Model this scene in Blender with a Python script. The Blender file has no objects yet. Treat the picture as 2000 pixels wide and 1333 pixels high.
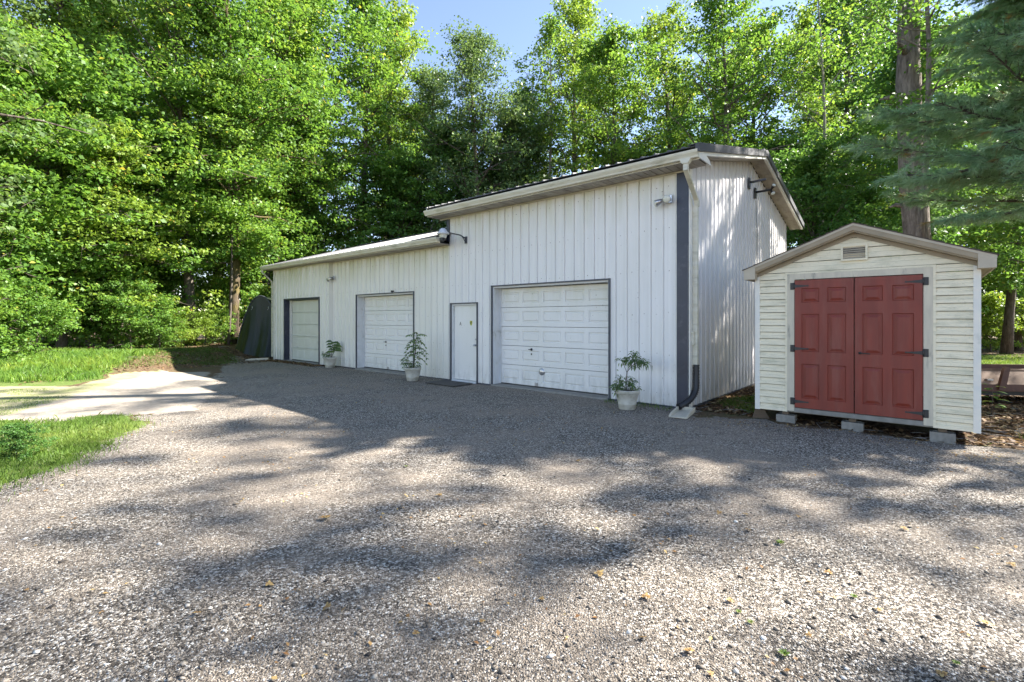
import bpy, math, random
import numpy as np
from mathutils import Vector, Matrix
R = math.radians
S = bpy.context.scene
C = S.collection
# ---------------------------------------------------------------- camera
cam = bpy.data.cameras.new('camera')
camo = bpy.data.objects.new('camera', cam); C.objects.link(camo)
cam.sensor_width = 36; cam.lens = 16.97; cam.shift_y = -0.02125
cam.clip_start = 0.05; cam.clip_end = 2000
camo.location = (0, 0, 1.65); camo.rotation_euler = (R(90), 0, 0)
S.camera = camo
# ---------------------------------------------------------------- world, sun, exposure
SUN_AZ = math.atan2(0.985, 0.17); SUN_EL = R(40)
w = bpy.data.worlds.new('World'); S.world = w; w.use_nodes = True
nt = w.node_tree
sky = nt.nodes.new('ShaderNodeTexSky'); sky.sky_type = 'NISHITA'; sky.sun_disc = False
sky.sun_elevation = SUN_EL; sky.sun_rotation = SUN_AZ
sky.air_density = 0.8; sky.dust_density = 0.1; sky.ozone_density = 4.5
bg = nt.nodes['Background']; bg.inputs[1].default_value = 0.104
tint = nt.nodes.new('ShaderNodeMix'); tint.data_type = 'RGBA'; tint.blend_type = 'MULTIPLY'; tint.inputs[0].default_value = 1.0
tint.inputs[7].default_value = (1.28, 1.01, 0.84, 1)
nt.links.new(sky.outputs[0], tint.inputs[6]); nt.links.new(tint.outputs[2], bg.inputs[0])
sl = bpy.data.lights.new('sun', 'SUN'); sl.energy = 5.0; sl.angle = R(0.6); sl.color = (1.0, 0.95, 0.87)
so = bpy.data.objects.new('sun', sl); C.objects.link(so)
sd = Vector((math.sin(SUN_AZ)*math.cos(SUN_EL), math.cos(SUN_AZ)*math.cos(SUN_EL), math.sin(SUN_EL)))
so.rotation_euler = sd.to_track_quat('Z', 'Y').to_euler()
vs = S.view_settings
vs.view_transform = 'Standard'; vs.look = 'None'; vs.exposure = 2.15; vs.gamma = 1.0; vs.use_curve_mapping = False
S.render.engine = 'CYCLES'
S.cycles.max_bounces = 7; S.cycles.diffuse_bounces = 5; S.cycles.transmission_bounces = 5; S.cycles.glossy_bounces = 2
S.cycles.caustics_reflective = False; S.cycles.caustics_refractive = False
S.cycles.use_denoising = True
F = 943.0
def G(px, py):
    Y = 1.65*F/(py-624.0); return ((px-1000)/F*Y, Y)
def PX(px, Y): return (px-1000)/F*Y

# ---------------------------------------------------------------- node helpers
def new_mat(name):
    m = bpy.data.materials.new(name); m.use_nodes = True
    return m, m.node_tree, m.node_tree.nodes['Principled BSDF']
def nd(t, typ, **kw):
    n = t.nodes.new(typ)
    for k, v in kw.items(): setattr(n, k, v)
    return n
def c4(c): return (c[0], c[1], c[2], 1)
def ramp(t, fac, stops):
    r = nd(t, 'ShaderNodeValToRGB'); e = r.color_ramp.elements
    e[0].position, e[0].color = stops[0][0], c4(stops[0][1])
    e[1].position, e[1].color = stops[-1][0], c4(stops[-1][1])
    for p, c in stops[1:-1]:
        x = e.new(p); x.color = c4(c)
    t.links.new(fac, r.inputs[0]); return r.outputs[0]
def noise(t, vec, scale, detail=4, rough=0.55, dist=0):
    n = nd(t, 'ShaderNodeTexNoise'); n.inputs['Scale'].default_value = scale
    n.inputs['Detail'].default_value = detail; n.inputs['Roughness'].default_value = rough
    n.inputs['Distortion'].default_value = dist
    if vec is not None: t.links.new(vec, n.inputs['Vector'])
    return n.outputs['Fac']
def mapping(t, vec, sc=(1, 1, 1), rot=(0, 0, 0)):
    m = nd(t, 'ShaderNodeMapping'); m.inputs['Scale'].default_value = sc; m.inputs['Rotation'].default_value = rot
    t.links.new(vec, m.inputs['Vector']); return m.outputs[0]
def mixc(t, fac, a, b, mode='MIX'):
    m = nd(t, 'ShaderNodeMix', data_type='RGBA', blend_type=mode)
    for k, v in ((0, fac), (6, a), (7, b)):
        if hasattr(v, 'is_output') or isinstance(v, bpy.types.NodeSocket): t.links.new(v, m.inputs[k])
        elif k == 0: m.inputs[0].default_value = v
        else: m.inputs[k].default_value = c4(v)
    return m.outputs[2]
def math_(t, op, a, b=0.0, clamp=False):
    m = nd(t, 'ShaderNodeMath', operation=op); m.use_clamp = clamp
    for k, v in ((0, a), (1, b)):
        if isinstance(v, bpy.types.NodeSocket): t.links.new(v, m.inputs[k])
        else: m.inputs[k].default_value = v
    return m.outputs[0]
def maprange(t, v, a, b, c=0, d=1):
    m = nd(t, 'ShaderNodeMapRange'); m.inputs[1].default_value = a; m.inputs[2].default_value = b
    m.inputs[3].default_value = c; m.inputs[4].default_value = d
    t.links.new(v, m.inputs[0]); return m.outputs[0]
def bump(t, h, strength, dist, bsdf):
    b = nd(t, 'ShaderNodeBump'); b.inputs['Strength'].default_value = strength; b.inputs['Distance'].default_value = dist
    t.links.new(h, b.inputs['Height']); t.links.new(b.outputs[0], bsdf.inputs['Normal'])
def simple(name, c1, c2=None, scale=8, rough=0.5, bstr=0.0, bscale=40, metal=0.0, stretch=(1, 1, 1), spec=0.5, stain=None, stain_scale=2.0, stain_lo=0.55, stain_hi=0.75, bdist=0.005):
    m, t, b = new_mat(name)
    tc = nd(t, 'ShaderNodeTexCoord').outputs['Object']
    v = mapping(t, tc, stretch)
    col = mixc(t, maprange(t, noise(t, v, scale, 5), 0.3, 0.7), c1, c2 or c1)
    if stain:
        s = noise(t, v, stain_scale, 7, 0.65)
        col = mixc(t, maprange(t, s, stain_lo, stain_hi), col, stain)
    t.links.new(col, b.inputs['Base Color'])
    b.inputs['Roughness'].default_value = rough; b.inputs['Metallic'].default_value = metal
    b.inputs['Specular IOR Level'].default_value = spec
    if bstr: bump(t, noise(t, v, bscale, 6, 0.6), bstr, bdist, b)
    return m

M = {}
# painted metal siding: dirt streaks, green film under the eaves edge, rusty specks
def siding_mat(name, base, topz, green=0.5, low=0.6, streak=1.0):
    m, t, b = new_mat(name)
    tc = nd(t, 'ShaderNodeTexCoord').outputs['Object']
    sep = nd(t, 'ShaderNodeSeparateXYZ'); t.links.new(tc, sep.inputs[0])
    st = noise(t, mapping(t, tc, (9, 9, 0.35)), 1.0, 6, 0.6)
    big = noise(t, tc, 0.7, 5)
    col = mixc(t, maprange(t, st, 0.45, 0.8, 0, 0.5*streak), base, tuple(x*0.78 for x in base))
    col = mixc(t, maprange(t, big, 0.4, 0.75, 0, 0.35), col, (base[0]*0.86, base[1]*0.86, base[2]*0.78))
    # greenish algae film high on the wall
    g = maprange(t, sep.outputs[2], topz-0.9, topz, 0, 1)
    g = math_(t, 'MULTIPLY', g, maprange(t, noise(t, mapping(t, tc, (4, 4, 0.5)), 1.0, 5), 0.35, 0.7, 0, green), True)
    col = mixc(t, g, col, (0.50, 0.50, 0.30))
    # splash dirt at the foot
    d = maprange(t, sep.outputs[2], 0.55, 0.0, 0, 1)
    d = math_(t, 'MULTIPLY', d, maprange(t, noise(t, mapping(t, tc, (7, 7, 2)), 1.0, 6, 0.7), 0.42, 0.7, 0, low), True)
    col = mixc(t, d, col, (0.20, 0.19, 0.14))
    # fine specks
    sp = noise(t, tc, 26, 2, 0.5)
    col = mixc(t, maprange(t, sp, 0.72, 0.76, 0, 0.7), col, (0.12, 0.07, 0.04))
    t.links.new(col, b.inputs['Base Color'])
    b.inputs['Roughness'].default_value = 0.42
    bump(t, noise(t, mapping(t, tc, (1.5, 1.5, .6)), 1.4, 3), 0.25*streak, 0.02, b)
    return m
M['siding'] = siding_mat('white_siding', (0.80, 0.785, 0.765), 4.4, 0.7, 0.55)
M['siding_low'] = siding_mat('white_siding_low', (0.80, 0.78, 0.72), 3.64, 0.85, 0.5)
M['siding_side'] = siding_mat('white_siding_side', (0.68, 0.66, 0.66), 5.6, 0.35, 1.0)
M['navy'] = simple('navy_trim', (0.020, 0.024, 0.042), (0.034, 0.040, 0.064), 2, 0.4, stain=(0.10, 0.10, 0.12), stain_scale=3)
M['darktrim'] = simple('dark_trim', (0.05, 0.055, 0.07), (0.08, 0.085, 0.1), 6, 0.5)
M['gutter'] = simple('aged_gutter', (0.66, 0.64, 0.55), (0.58, 0.55, 0.42), 3, 0.4, stretch=(1, 1, 4), stain=(0.30, 0.29, 0.20), stain_scale=2.2, stain_lo=0.52, stain_hi=0.8)
M['white'] = simple('white_trim', (0.78, 0.735, 0.65), (0.66, 0.66, 0.62), 5, 0.45, stain=(0.42, 0.42, 0.34), stain_scale=2.5, stain_lo=0.58, stain_hi=0.85)
M['jamb'] = simple('white_jamb', (0.68, 0.69, 0.70), (0.6, 0.6, 0.58), 4, 0.5, stain=(0.32, 0.31, 0.26), stain_scale=4, stain_lo=0.6, stain_hi=0.8)
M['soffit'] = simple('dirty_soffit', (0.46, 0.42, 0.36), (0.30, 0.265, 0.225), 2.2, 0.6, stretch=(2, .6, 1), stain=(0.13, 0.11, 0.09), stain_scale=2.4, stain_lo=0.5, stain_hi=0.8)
M['roofdark'] = simple('dark_metal_roof', (0.055, 0.055, 0.062), (0.085, 0.085, 0.095), 3, 0.6, stain=(0.12, 0.115, 0.10), stain_scale=5, stain_lo=0.6)
M['roofpale'] = simple('weathered_metal_roof', (0.27, 0.26, 0.24), (0.16, 0.155, 0.145), 6, 0.5, stain=(0.09, 0.085, 0.08), stain_scale=7, stain_lo=0.5, stain_hi=0.7)
M['garagedoor'] = siding_mat('white_door_paint', (0.80, 0.785, 0.755), 2.5, 0.45, 0.5, 0.3)
M['garagedoor2'] = simple('cream_door_paint', (0.70, 0.70, 0.64), (0.64, 0.64, 0.57), 2, 0.45, stain=(0.45, 0.44, 0.36), stain_scale=1.9, stain_lo=0.6, stain_hi=0.85)
M['concrete'] = simple('grey_concrete', (0.29, 0.275, 0.245), (0.20, 0.19, 0.17), 9, 0.9, 0.5, 60, stain=(0.17, 0.165, 0.15), stain_scale=5)
M['black'] = simple('black_iron', (0.018, 0.018, 0.02), (0.035, 0.032, 0.03), 12, 0.5)
M['rubber'] = simple('black_plastic_pipe', (0.014, 0.014, 0.016), (0.03, 0.03, 0.032), 10, 0.45)
M['chrome'] = simple('aluminium', (0.55, 0.55, 0.56), (0.4, 0.4, 0.42), 12, 0.3, metal=0.8)
M['bulb'] = simple('bulb_glass', (0.75, 0.75, 0.68), (0.6, 0.6, 0.5), 10, 0.08)
M['lampwhite'] = simple('lamp_housing', (0.66, 0.68, 0.70), (0.55, 0.57, 0.6), 8, 0.35)
M['red'] = simple('red_door_paint', (0.225, 0.033, 0.017), (0.165, 0.025, 0.014), 3, 0.5, 0.25, 30, stretch=(3, 3, .5), stain=(0.22, 0.07, 0.05), stain_scale=2.5, stain_lo=0.5, stain_hi=0.85, bdist=0.002)
M['taupe'] = simple('taupe_fascia', (0.34, 0.275, 0.185), (0.28, 0.225, 0.15), 4, 0.6, 0.1, 30, stain=(0.22, 0.20, 0.15), stain_scale=4)
M['taupelight'] = simple('pale_fascia_box', (0.50, 0.44, 0.34), (0.43, 0.375, 0.29), 5, 0.6)
M['shingle'] = simple('brown_shingle', (0.055, 0.043, 0.037), (0.10, 0.08, 0.065), 30, 0.95, 0.7, 60)
M['greyframe'] = simple('weathered_frame_paint', (0.62, 0.56, 0.44), (0.51, 0.465, 0.37), 6, 0.65, 0.2, 40, stretch=(3, 3, .6), stain=(0.25, 0.24, 0.2), stain_scale=4, stain_lo=0.6)
M['wood'] = simple('weathered_skid_timber', (0.16, 0.115, 0.075), (0.10, 0.075, 0.055), 8, 0.85, 0.5, 30, stretch=(1, 1, 4))
M['pot'] = simple('cream_plastic_pot', (0.56, 0.54, 0.47), (0.48, 0.46, 0.39), 6, 0.55, 0.1, 30, stain=(0.24, 0.22, 0.15), stain_scale=6, stain_lo=0.5, stain_hi=0.8)
M['soil'] = simple('potting_soil', (0.035, 0.024, 0.017), (0.07, 0.05, 0.035), 30, 0.95, 0.8, 60)
M['canvas'] = simple('dark_green_canvas', (0.008, 0.013, 0.009), (0.014, 0.021, 0.014), 2, 0.42, 0.5, 3.5, stretch=(1, 1, .5), bdist=0.03)
M['rust'] = simple('rusty_brown_paint', (0.13, 0.055, 0.032), (0.085, 0.035, 0.022), 5, 0.6, 0.3, 30, stain=(0.22, 0.10, 0.05), stain_scale=4)
M['tan'] = simple('tan_panel', (0.30, 0.19, 0.12), (0.22, 0.13, 0.08), 5, 0.7, 0.2, 30, stain=(0.13, 0.07, 0.04), stain_scale=5)  # side panel in a lighter tan than the tub
M['yellow'] = simple('yellow_sticker', (0.60, 0.62, 0.05), (0.5, 0.52, 0.05), 30, 0.4)
M['mat'] = simple('rubber_mat', (0.075, 0.068, 0.06), (0.11, 0.10, 0.09), 20, 0.9, 0.5, 80)

# vinyl lap siding of the shed with mildew film following the laps
def shed_mat():
    m, t, b = new_mat('cream_vinyl_siding')
    tc = nd(t, 'ShaderNodeTexCoord').outputs['Object']
    a = noise(t, mapping(t, tc, (2.2, 2.2, 9)), 1.0, 7, 0.65)
    big = noise(t, tc, 1.1, 4)
    col = mixc(t, maprange(t, big, 0.35, 0.7), (0.80, 0.725, 0.545), (0.73, 0.665, 0.50))
    col = mixc(t, maprange(t, a, 0.50, 0.72, 0, 0.75), col, (0.40, 0.39, 0.27))
    col = mixc(t, maprange(t, noise(t, tc, 22, 5, 0.7), 0.56, 0.75, 0, 0.45), col, (0.34, 0.34, 0.24))
    t.links.new(col, b.inputs['Base Color']); b.inputs['Roughness'].default_value = 0.5
    bump(t, noise(t, mapping(t, tc, (3, 3, 20)), 3, 4), 0.15, 0.004, b)
    return m
M['vinyl'] = shed_mat()

def bark_mat(name, c1, c2, sc=1.0, moss=0.0):
    m, t, b = new_mat(name)
    tc = nd(t, 'ShaderNodeTexCoord').outputs['Object']
    v = mapping(t, tc, (9*sc, 9*sc, 1.8*sc))
    n = noise(t, v, 1.4, 8, 0.7, 0.6)
    col = ramp(t, n, [(0.3, c1), (0.52, tuple((a+b_)/2 for a, b_ in zip(c1, c2))), (0.72, c2)])
    if moss: col = mixc(t, maprange(t, noise(t, tc, 1.3, 5), 0.45, 0.65, 0, moss), col, (0.16, 0.13, 0.03))
    t.links.new(col, b.inputs['Base Color']); b.inputs['Roughness'].default_value = 0.95
    b.inputs['Specular IOR Level'].default_value = 0.15
    bump(t, n, 0.9, 0.05, b)
    return m
M['bark'] = bark_mat('grey_brown_bark', (0.05, 0.04, 0.03), (0.20, 0.17, 0.14))
M['barkmoss'] = bark_mat('mossy_bark', (0.045, 0.035, 0.025), (0.20, 0.155, 0.11), 1.0, 0.7)
M['barkpale'] = bark_mat('pale_grey_bark', (0.14, 0.125, 0.11), (0.42, 0.39, 0.35), 0.6)
M['barkpine'] = bark_mat('plated_pine_bark', (0.07, 0.055, 0.045), (0.40, 0.34, 0.29), 0.75)

def leaf_mat(name, stops, trans=0.38, gloss=0.35, rough=0.45):
    m, t, b = new_mat(name)
    at = nd(t, 'ShaderNodeAttribute', attribute_name='tone').outputs['Fac']
    oi = nd(t, 'ShaderNodeObjectInfo').outputs['Random']
    f = math_(t, 'ADD', at, maprange(t, oi, 0, 1, -0.10, 0.10), True)
    col = ramp(t, f, stops)
    t.links.new(col, b.inputs['Base Color'])
    b.inputs['Roughness'].default_value = rough; b.inputs['Specular IOR Level'].default_value = gloss
    tr = nd(t, 'ShaderNodeBsdfTranslucent')
    t.links.new(mixc(t, 0.5, col, mixc(t, 1.0, col, (1.9, 1.7, 0.7), 'MULTIPLY')), tr.inputs[0])
    mx = nd(t, 'ShaderNodeMixShader'); mx.inputs[0].default_value = trans
    t.links.new(b.outputs[0], mx.inputs[1]); t.links.new(tr.outputs[0], mx.inputs[2])
    t.links.new(mx.outputs[0], t.nodes['Material Output'].inputs[0])
    return m
M['leaf'] = leaf_mat('maple_leaf', [(0, (0.065, 0.145, 0.030)), (0.45, (0.125, 0.245, 0.045)), (0.8, (0.225, 0.34, 0.06)), (1, (0.40, 0.37, 0.08))], 0.48)
M['leafbright'] = leaf_mat('yellow_green_leaf', [(0, (0.12, 0.19, 0.027)), (0.5, (0.19, 0.295, 0.05)), (0.85, (0.29, 0.37, 0.07)), (1, (0.42, 0.33, 0.06))], 0.45)
M['leafdark'] = leaf_mat('dark_green_leaf', [(0, (0.07, 0.125, 0.052)), (0.5, (0.125, 0.205, 0.078)), (0.85, (0.20, 0.28, 0.10)), (1, (0.18, 0.22, 0.08))], 0.36)
M['leafcool'] = leaf_mat('cool_green_leaf', [(0, (0.052, 0.125, 0.034)), (0.5, (0.10, 0.215, 0.05)), (0.85, (0.17, 0.29, 0.06)), (1, (0.22, 0.31, 0.08))], 0.44)
M['needle'] = leaf_mat('blue_green_needle', [(0, (0.10, 0.21, 0.10)), (0.5, (0.22, 0.38, 0.21)), (0.93, (0.42, 0.55, 0.38)), (1, (0.30, 0.22, 0.08))], 0.38, 0.5, 0.35)
M['grass'] = leaf_mat('lawn_grass', [(0, (0.06, 0.11, 0.022)), (0.45, (0.115, 0.20, 0.034)), (0.75, (0.20, 0.27, 0.06)), (1, (0.38, 0.32, 0.16))], 0.35, 0.25)
M['litter'] = leaf_mat('fallen_leaf_brown', [(0, (0.055, 0.03, 0.018)), (0.4, (0.15, 0.085, 0.045)), (0.8, (0.28, 0.18, 0.09)), (1, (0.42, 0.33, 0.18))], 0.1, 0.2, 0.7)
M['autumn'] = leaf_mat('orange_leaf', [(0, (0.20, 0.10, 0.04)), (0.5, (0.34, 0.20, 0.08)), (1, (0.50, 0.38, 0.16))], 0.15, 0.3, 0.6)

STONE = [(0, (0.022, 0.019, 0.017)), (0.25, (0.073, 0.062, 0.050)), (0.55, (0.20, 0.170, 0.138)), (0.8, (0.39, 0.34, 0.28)), (0.95, (0.60, 0.56, 0.50)), (1, (0.72, 0.69, 0.63))]
def gravel_mat():
    m, t, b = new_mat('gravel')
    tc = nd(t, 'ShaderNodeTexCoord').outputs['Object']
    vor = nd(t, 'ShaderNodeTexVoronoi'); vor.inputs['Scale'].default_value = 85
    jit = noise(t, tc, 40, 2)
    t.links.new(mixc(t, 0.02, tc, jit, 'ADD'), vor.inputs['Vector'])
    sc = nd(t, 'ShaderNodeSeparateColor'); t.links.new(vor.outputs['Color'], sc.inputs[0])
    vor2 = nd(t, 'ShaderNodeTexVoronoi'); vor2.inputs['Scale'].default_value = 34
    t.links.new(tc, vor2.inputs['Vector'])
    sc2 = nd(t, 'ShaderNodeSeparateColor'); t.links.new(vor2.outputs['Color'], sc2.inputs[0])
    col = ramp(t, sc.outputs[0], STONE)
    big = ramp(t, sc2.outputs[1], STONE)
    isbig = math_(t, 'MULTIPLY', math_(t, 'GREATER_THAN', sc2.outputs[0], 0.82), math_(t, 'LESS_THAN', vor2.outputs['Distance'], 0.42))
    col = mixc(t, isbig, col, big)
    pat = noise(t, tc, 0.55, 6, 0.65)
    col = mixc(t, maprange(t, pat, 0.42, 0.60, 0, 0.6), col, (0.31, 0.255, 0.20))
    col = mixc(t, maprange(t, noise(t, tc, 1.7, 5, 0.6), 0.55, 0.75, 0, 0.4), col, (0.09, 0.082, 0.075))
    t.links.new(col, b.inputs['Base Color']); b.inputs['Roughness'].default_value = 0.9
    b.inputs['Specular IOR Level'].default_value = 0.25
    h = math_(t, 'ADD', math_(t, 'MULTIPLY', vor.outputs['Distance'], -1.0), math_(t, 'MULTIPLY', noise(t, tc, 90, 4), 0.5))
    bump(t, h, 1.0, 0.012, b)
    return m
M['gravel'] = gravel_mat()
def stone_mat():
    m, t, b = new_mat('loose_stone')
    at = nd(t, 'ShaderNodeAttribute', attribute_name='tone').outputs['Fac']
    col = ramp(t, at, STONE[:-1] + [(0.97, (0.30, 0.22, 0.15)), (1, (0.66, 0.64, 0.6))])
    t.links.new(col, b.inputs['Base Color']); b.inputs['Roughness'].default_value = 0.85
    return m
M['stone'] = stone_mat()
def soil_mat(name, cols, sc=14, extra=None):
    m, t, b = new_mat(name)
    tc = nd(t, 'ShaderNodeTexCoord').outputs['Object']
    n = noise(t, tc, sc, 8, 0.7)
    col = ramp(t, n, cols)
    if extra: col = mixc(t, maprange(t, noise(t, tc, extra[1], 5, 0.6), extra[2], extra[3], 0, extra[4]), col, extra[0])
    t.links.new(col, b.inputs['Base Color']); b.inputs['Roughness'].default_value = 0.95
    b.inputs['Specular IOR Level'].default_value = 0.15
    bump(t, n, 0.8, 0.02, b)
    return m
M['floor'] = soil_mat('leaf_litter_soil', [(0.3, (0.04, 0.028, 0.018)), (0.5, (0.115, 0.075, 0.045)), (0.62, (0.19, 0.13, 0.08)), (0.75, (0.32, 0.24, 0.15))], 22, ((0.06, 0.10, 0.03), 0.9, 0.5, 0.7, 0.6))
M['lawnsoil'] = soil_mat('lawn_ground', [(0.3, (0.05, 0.085, 0.02)), (0.55, (0.12, 0.17, 0.04)), (0.75, (0.22, 0.25, 0.08))], 26, ((0.22, 0.18, 0.10), 2.2, 0.5, 0.7, 0.5))
M['pale'] = soil_mat('painted_sunlit_ground', [(0.3, (0.25, 0.215, 0.175)), (0.55, (0.34, 0.295, 0.245)), (0.75, (0.42, 0.375, 0.315))], 9)  # sunlit, overexposed ground: its glare is painted in as a pale colour
M['palegrass'] = soil_mat('painted_sunlit_lawn', [(0.3, (0.24, 0.25, 0.11)), (0.55, (0.33, 0.30, 0.19)), (0.75, (0.40, 0.36, 0.26))], 3.2, ((0.24, 0.30, 0.07), 1.6, 0.5, 0.7, 0.7))  # overexposed sunlit lawn, brightness put into the pale yellow-green colour

# ---------------------------------------------------------------- mesh helpers
class MB:
    def __init__(s): s.v = []; s.f = []; s.sm = []
    def add(s, vs_, fs, smooth=False):
        o = len(s.v); s.v += [tuple(p) for p in vs_]
        for f in fs: s.f.append(tuple(o+i for i in f)); s.sm.append(smooth)
    def box(s, x0, x1, y0, y1, z0, z1, b=0.0):
        if b <= 0:
            V = [(x, y, z) for x in (x0, x1) for y in (y0, y1) for z in (z0, z1)]
            s.add(V, [(0, 1, 3, 2), (4, 6, 7, 5), (0, 4, 5, 1), (2, 3, 7, 6), (0, 2, 6, 4), (1, 5, 7, 3)])
        else:  # chamfered box
            b = min(b, (x1-x0)*.45, (y1-y0)*.45, (z1-z0)*.45)
            V = []; idx = {}
            for ix, (x, sx) in enumerate(((x0, 1), (x1, -1))):
                for iy, (y, sy) in enumerate(((y0, 1), (y1, -1))):
                    for iz, (z, sz) in enumerate(((z0, 1), (z1, -1))):
                        idx[ix, iy, iz] = len(V)
                        V += [(x, y+sy*b, z+sz*b), (x+sx*b, y, z+sz*b), (x+sx*b, y+sy*b, z)]
            F_ = []
            def q(ks, a): return [idx[k]+a for k in ks]
            for ix in (0, 1):
                r = q([(ix, 0, 0), (ix, 1, 0), (ix, 1, 1), (ix, 0, 1)], 0); F_.append(r if ix else r[::-1])
            for iy in (0, 1):
                r = q([(0, iy, 0), (0, iy, 1), (1, iy, 1), (1, iy, 0)], 1); F_.append(r if iy else r[::-1])
            for iz in (0, 1):
                r = q([(0, 0, iz), (1, 0, iz), (1, 1, iz), (0, 1, iz)], 2); F_.append(r if iz else r[::-1])
            for iy in (0, 1):
                for iz in (0, 1): F_.append([idx[0, iy, iz]+1, idx[1, iy, iz]+1, idx[1, iy, iz]+2, idx[0, iy, iz]+2])
            for ix in (0, 1):
                for iz in (0, 1): F_.append([idx[ix, 0, iz]+0, idx[ix, 1, iz]+0, idx[ix, 1, iz]+2, idx[ix, 0, iz]+2])
            for ix in (0, 1):
                for iy in (0, 1): F_.append([idx[ix, iy, 0]+0, idx[ix, iy, 1]+0, idx[ix, iy, 1]+1, idx[ix, iy, 0]+1])
            for k in idx.values(): F_.append([k, k+1, k+2])
            s.add(V, F_)
    def tube(s, pts, rad, n=8, caps=True, smooth=True):
        pts = [Vector(p) for p in pts]
        if not hasattr(rad, '__len__'): rad = [rad]*len(pts)
        V = []; up = Vector((0.13, 0.31, 0.94))
        for i, p in enumerate(pts):
            d = (pts[min(i+1, len(pts)-1)] - pts[max(i-1, 0)])
            d = d.normalized() if d.length > 1e-9 else Vector((0, 0, 1))
            a = d.cross(up)
            if a.length < 0.2: a = d.cross(Vector((1, 0, 0)))
            a.normalize(); b_ = d.cross(a)
            for k in range(n):
                th = 2*math.pi*k/n
                V.append(p + (a*math.cos(th) + b_*math.sin(th))*rad[i])
        Fc = []
        for i in range(len(pts)-1):
            for k in range(n):
                Fc.append((i*n+k, i*n+(k+1) % n, (i+1)*n+(k+1) % n, (i+1)*n+k))
        s.add(V, Fc, smooth)
        if caps:
            o = len(s.v) - len(V)
            s.f.append(tuple(o+k for k in range(n))[::-1]); s.sm.append(False)
            s.f.append(tuple(o+(len(pts)-1)*n+k for k in range(n))); s.sm.append(False)
    def lathe(s, prof, c=(0, 0, 0), n=24, smooth=True):
        V = []; 
        for r, z in prof:
            for k in range(n):
                th = 2*math.pi*k/n; V.append((c[0]+r*math.cos(th), c[1]+r*math.sin(th), c[2]+z))
        Fc = [(i*n+k, i*n+(k+1) % n, (i+1)*n+(k+1) % n, (i+1)*n+k) for i in range(len(prof)-1) for k in range(n)]
        s.add(V, Fc, smooth)
    def prism(s, poly, axis, a, b):
        """extrude 2D polygon (tuples) along axis 0/1/2 from a to b"""
        def P(p, h):
            if axis == 0: return (h, p[0], p[1])
            if axis == 1: return (p[0], h, p[1])
            return (p[0], p[1], h)
        n = len(poly)
        V = [P(p, a) for p in poly] + [P(p, b) for p in poly]
        s.add(V, [tuple(range(n))[::-1], tuple(range(n, 2*n))] + [(i, (i+1) % n, n+(i+1) % n, n+i) for i in range(n)])
    def split(s, name, m, parent=None, fix=True):
        """one object for each loose piece"""
        par = list(range(len(s.v)))
        def fd(a):
            while par[a] != a: par[a] = par[par[a]]; a = par[a]
            return a
        for f in s.f:
            for k in f[1:]: par[fd(k)] = fd(f[0])
        groups = {}
        for f, sm in zip(s.f, s.sm): groups.setdefault(fd(f[0]), []).append((f, sm))
        out = []
        for g in groups.values():
            q = MB(); ids = sorted({k for f, _ in g for k in f}); mp = {k: i for i, k in enumerate(ids)}
            q.v = [s.v[k] for k in ids]; q.f = [tuple(mp[k] for k in f) for f, _ in g]; q.sm = [x for _, x in g]
            out.append(q.build(name, m, parent, fix))
        return out
    def build(s, name, m, parent=None, fix=True):
        me = bpy.data.meshes.new(name); me.from_pydata(s.v, [], s.f); me.update()
        me.polygons.foreach_set('use_smooth', s.sm)
        if fix:
            import bmesh
            bm = bmesh.new(); bm.from_mesh(me); bmesh.ops.recalc_face_normals(bm, faces=bm.faces); bm.to_mesh(me); bm.free()
        me.materials.append(m)
        return link(name, me, parent)
def link(name, me, parent=None):
    o = bpy.data.objects.new(name, me); C.objects.link(o)
    if parent: o.parent = parent
    return o
def tag(o, label=None, cat=None, group=None, kind=None):
    if label: o['label'] = label
    if cat: o['category'] = cat
    if group: o['group'] = group
    if kind: o['kind'] = kind
    return o
def empty(name, loc, rz=0, label=None, cat=None, group=None):
    o = bpy.data.objects.new(name, None); C.objects.link(o); o.location = loc; o.rotation_euler = (0, 0, rz)
    o.empty_display_size = 0.2
    return tag(o, label, cat, group)
def copy_tree(root, loc, rz=0, sc=1.0, label=None, group=None):
    r = root.copy(); C.objects.link(r); r.location = loc; r.rotation_euler = (0, 0, rz)
    r.scale = (sc, sc, sc) if not hasattr(sc, '__len__') else sc
    if label: r['label'] = label
    if group: r['group'] = group
    for ch in list(root.children):
        c = ch.copy(); C.objects.link(c); c.parent = r
    return r
def np_mesh(name, V, Fq, tone=None, mat=None, smooth=False):
    """V (n,3), Fq (m,k) indices; tone per face repeated on verts as attribute 'tone' (per vertex)"""
    me = bpy.data.meshes.new(name); k = Fq.shape[1]
    me.vertices.add(len(V)); me.vertices.foreach_set('co', V.astype(np.float32).ravel())
    me.loops.add(Fq.size); me.loops.foreach_set('vertex_index', Fq.astype(np.int32).ravel())
    me.polygons.add(len(Fq)); me.polygons.foreach_set('loop_start', np.arange(0, Fq.size, k, dtype=np.int32))
    me.polygons.foreach_set('loop_total', np.full(len(Fq), k, dtype=np.int32))
    if smooth: me.polygons.foreach_set('use_smooth', np.ones(len(Fq), dtype=bool))
    me.update(calc_edges=True)
    if tone is not None:
        a = me.attributes.new('tone', 'FLOAT', 'POINT'); a.data.foreach_set('value', tone.astype(np.float32))
    if mat: me.materials.append(mat)
    return me
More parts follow.
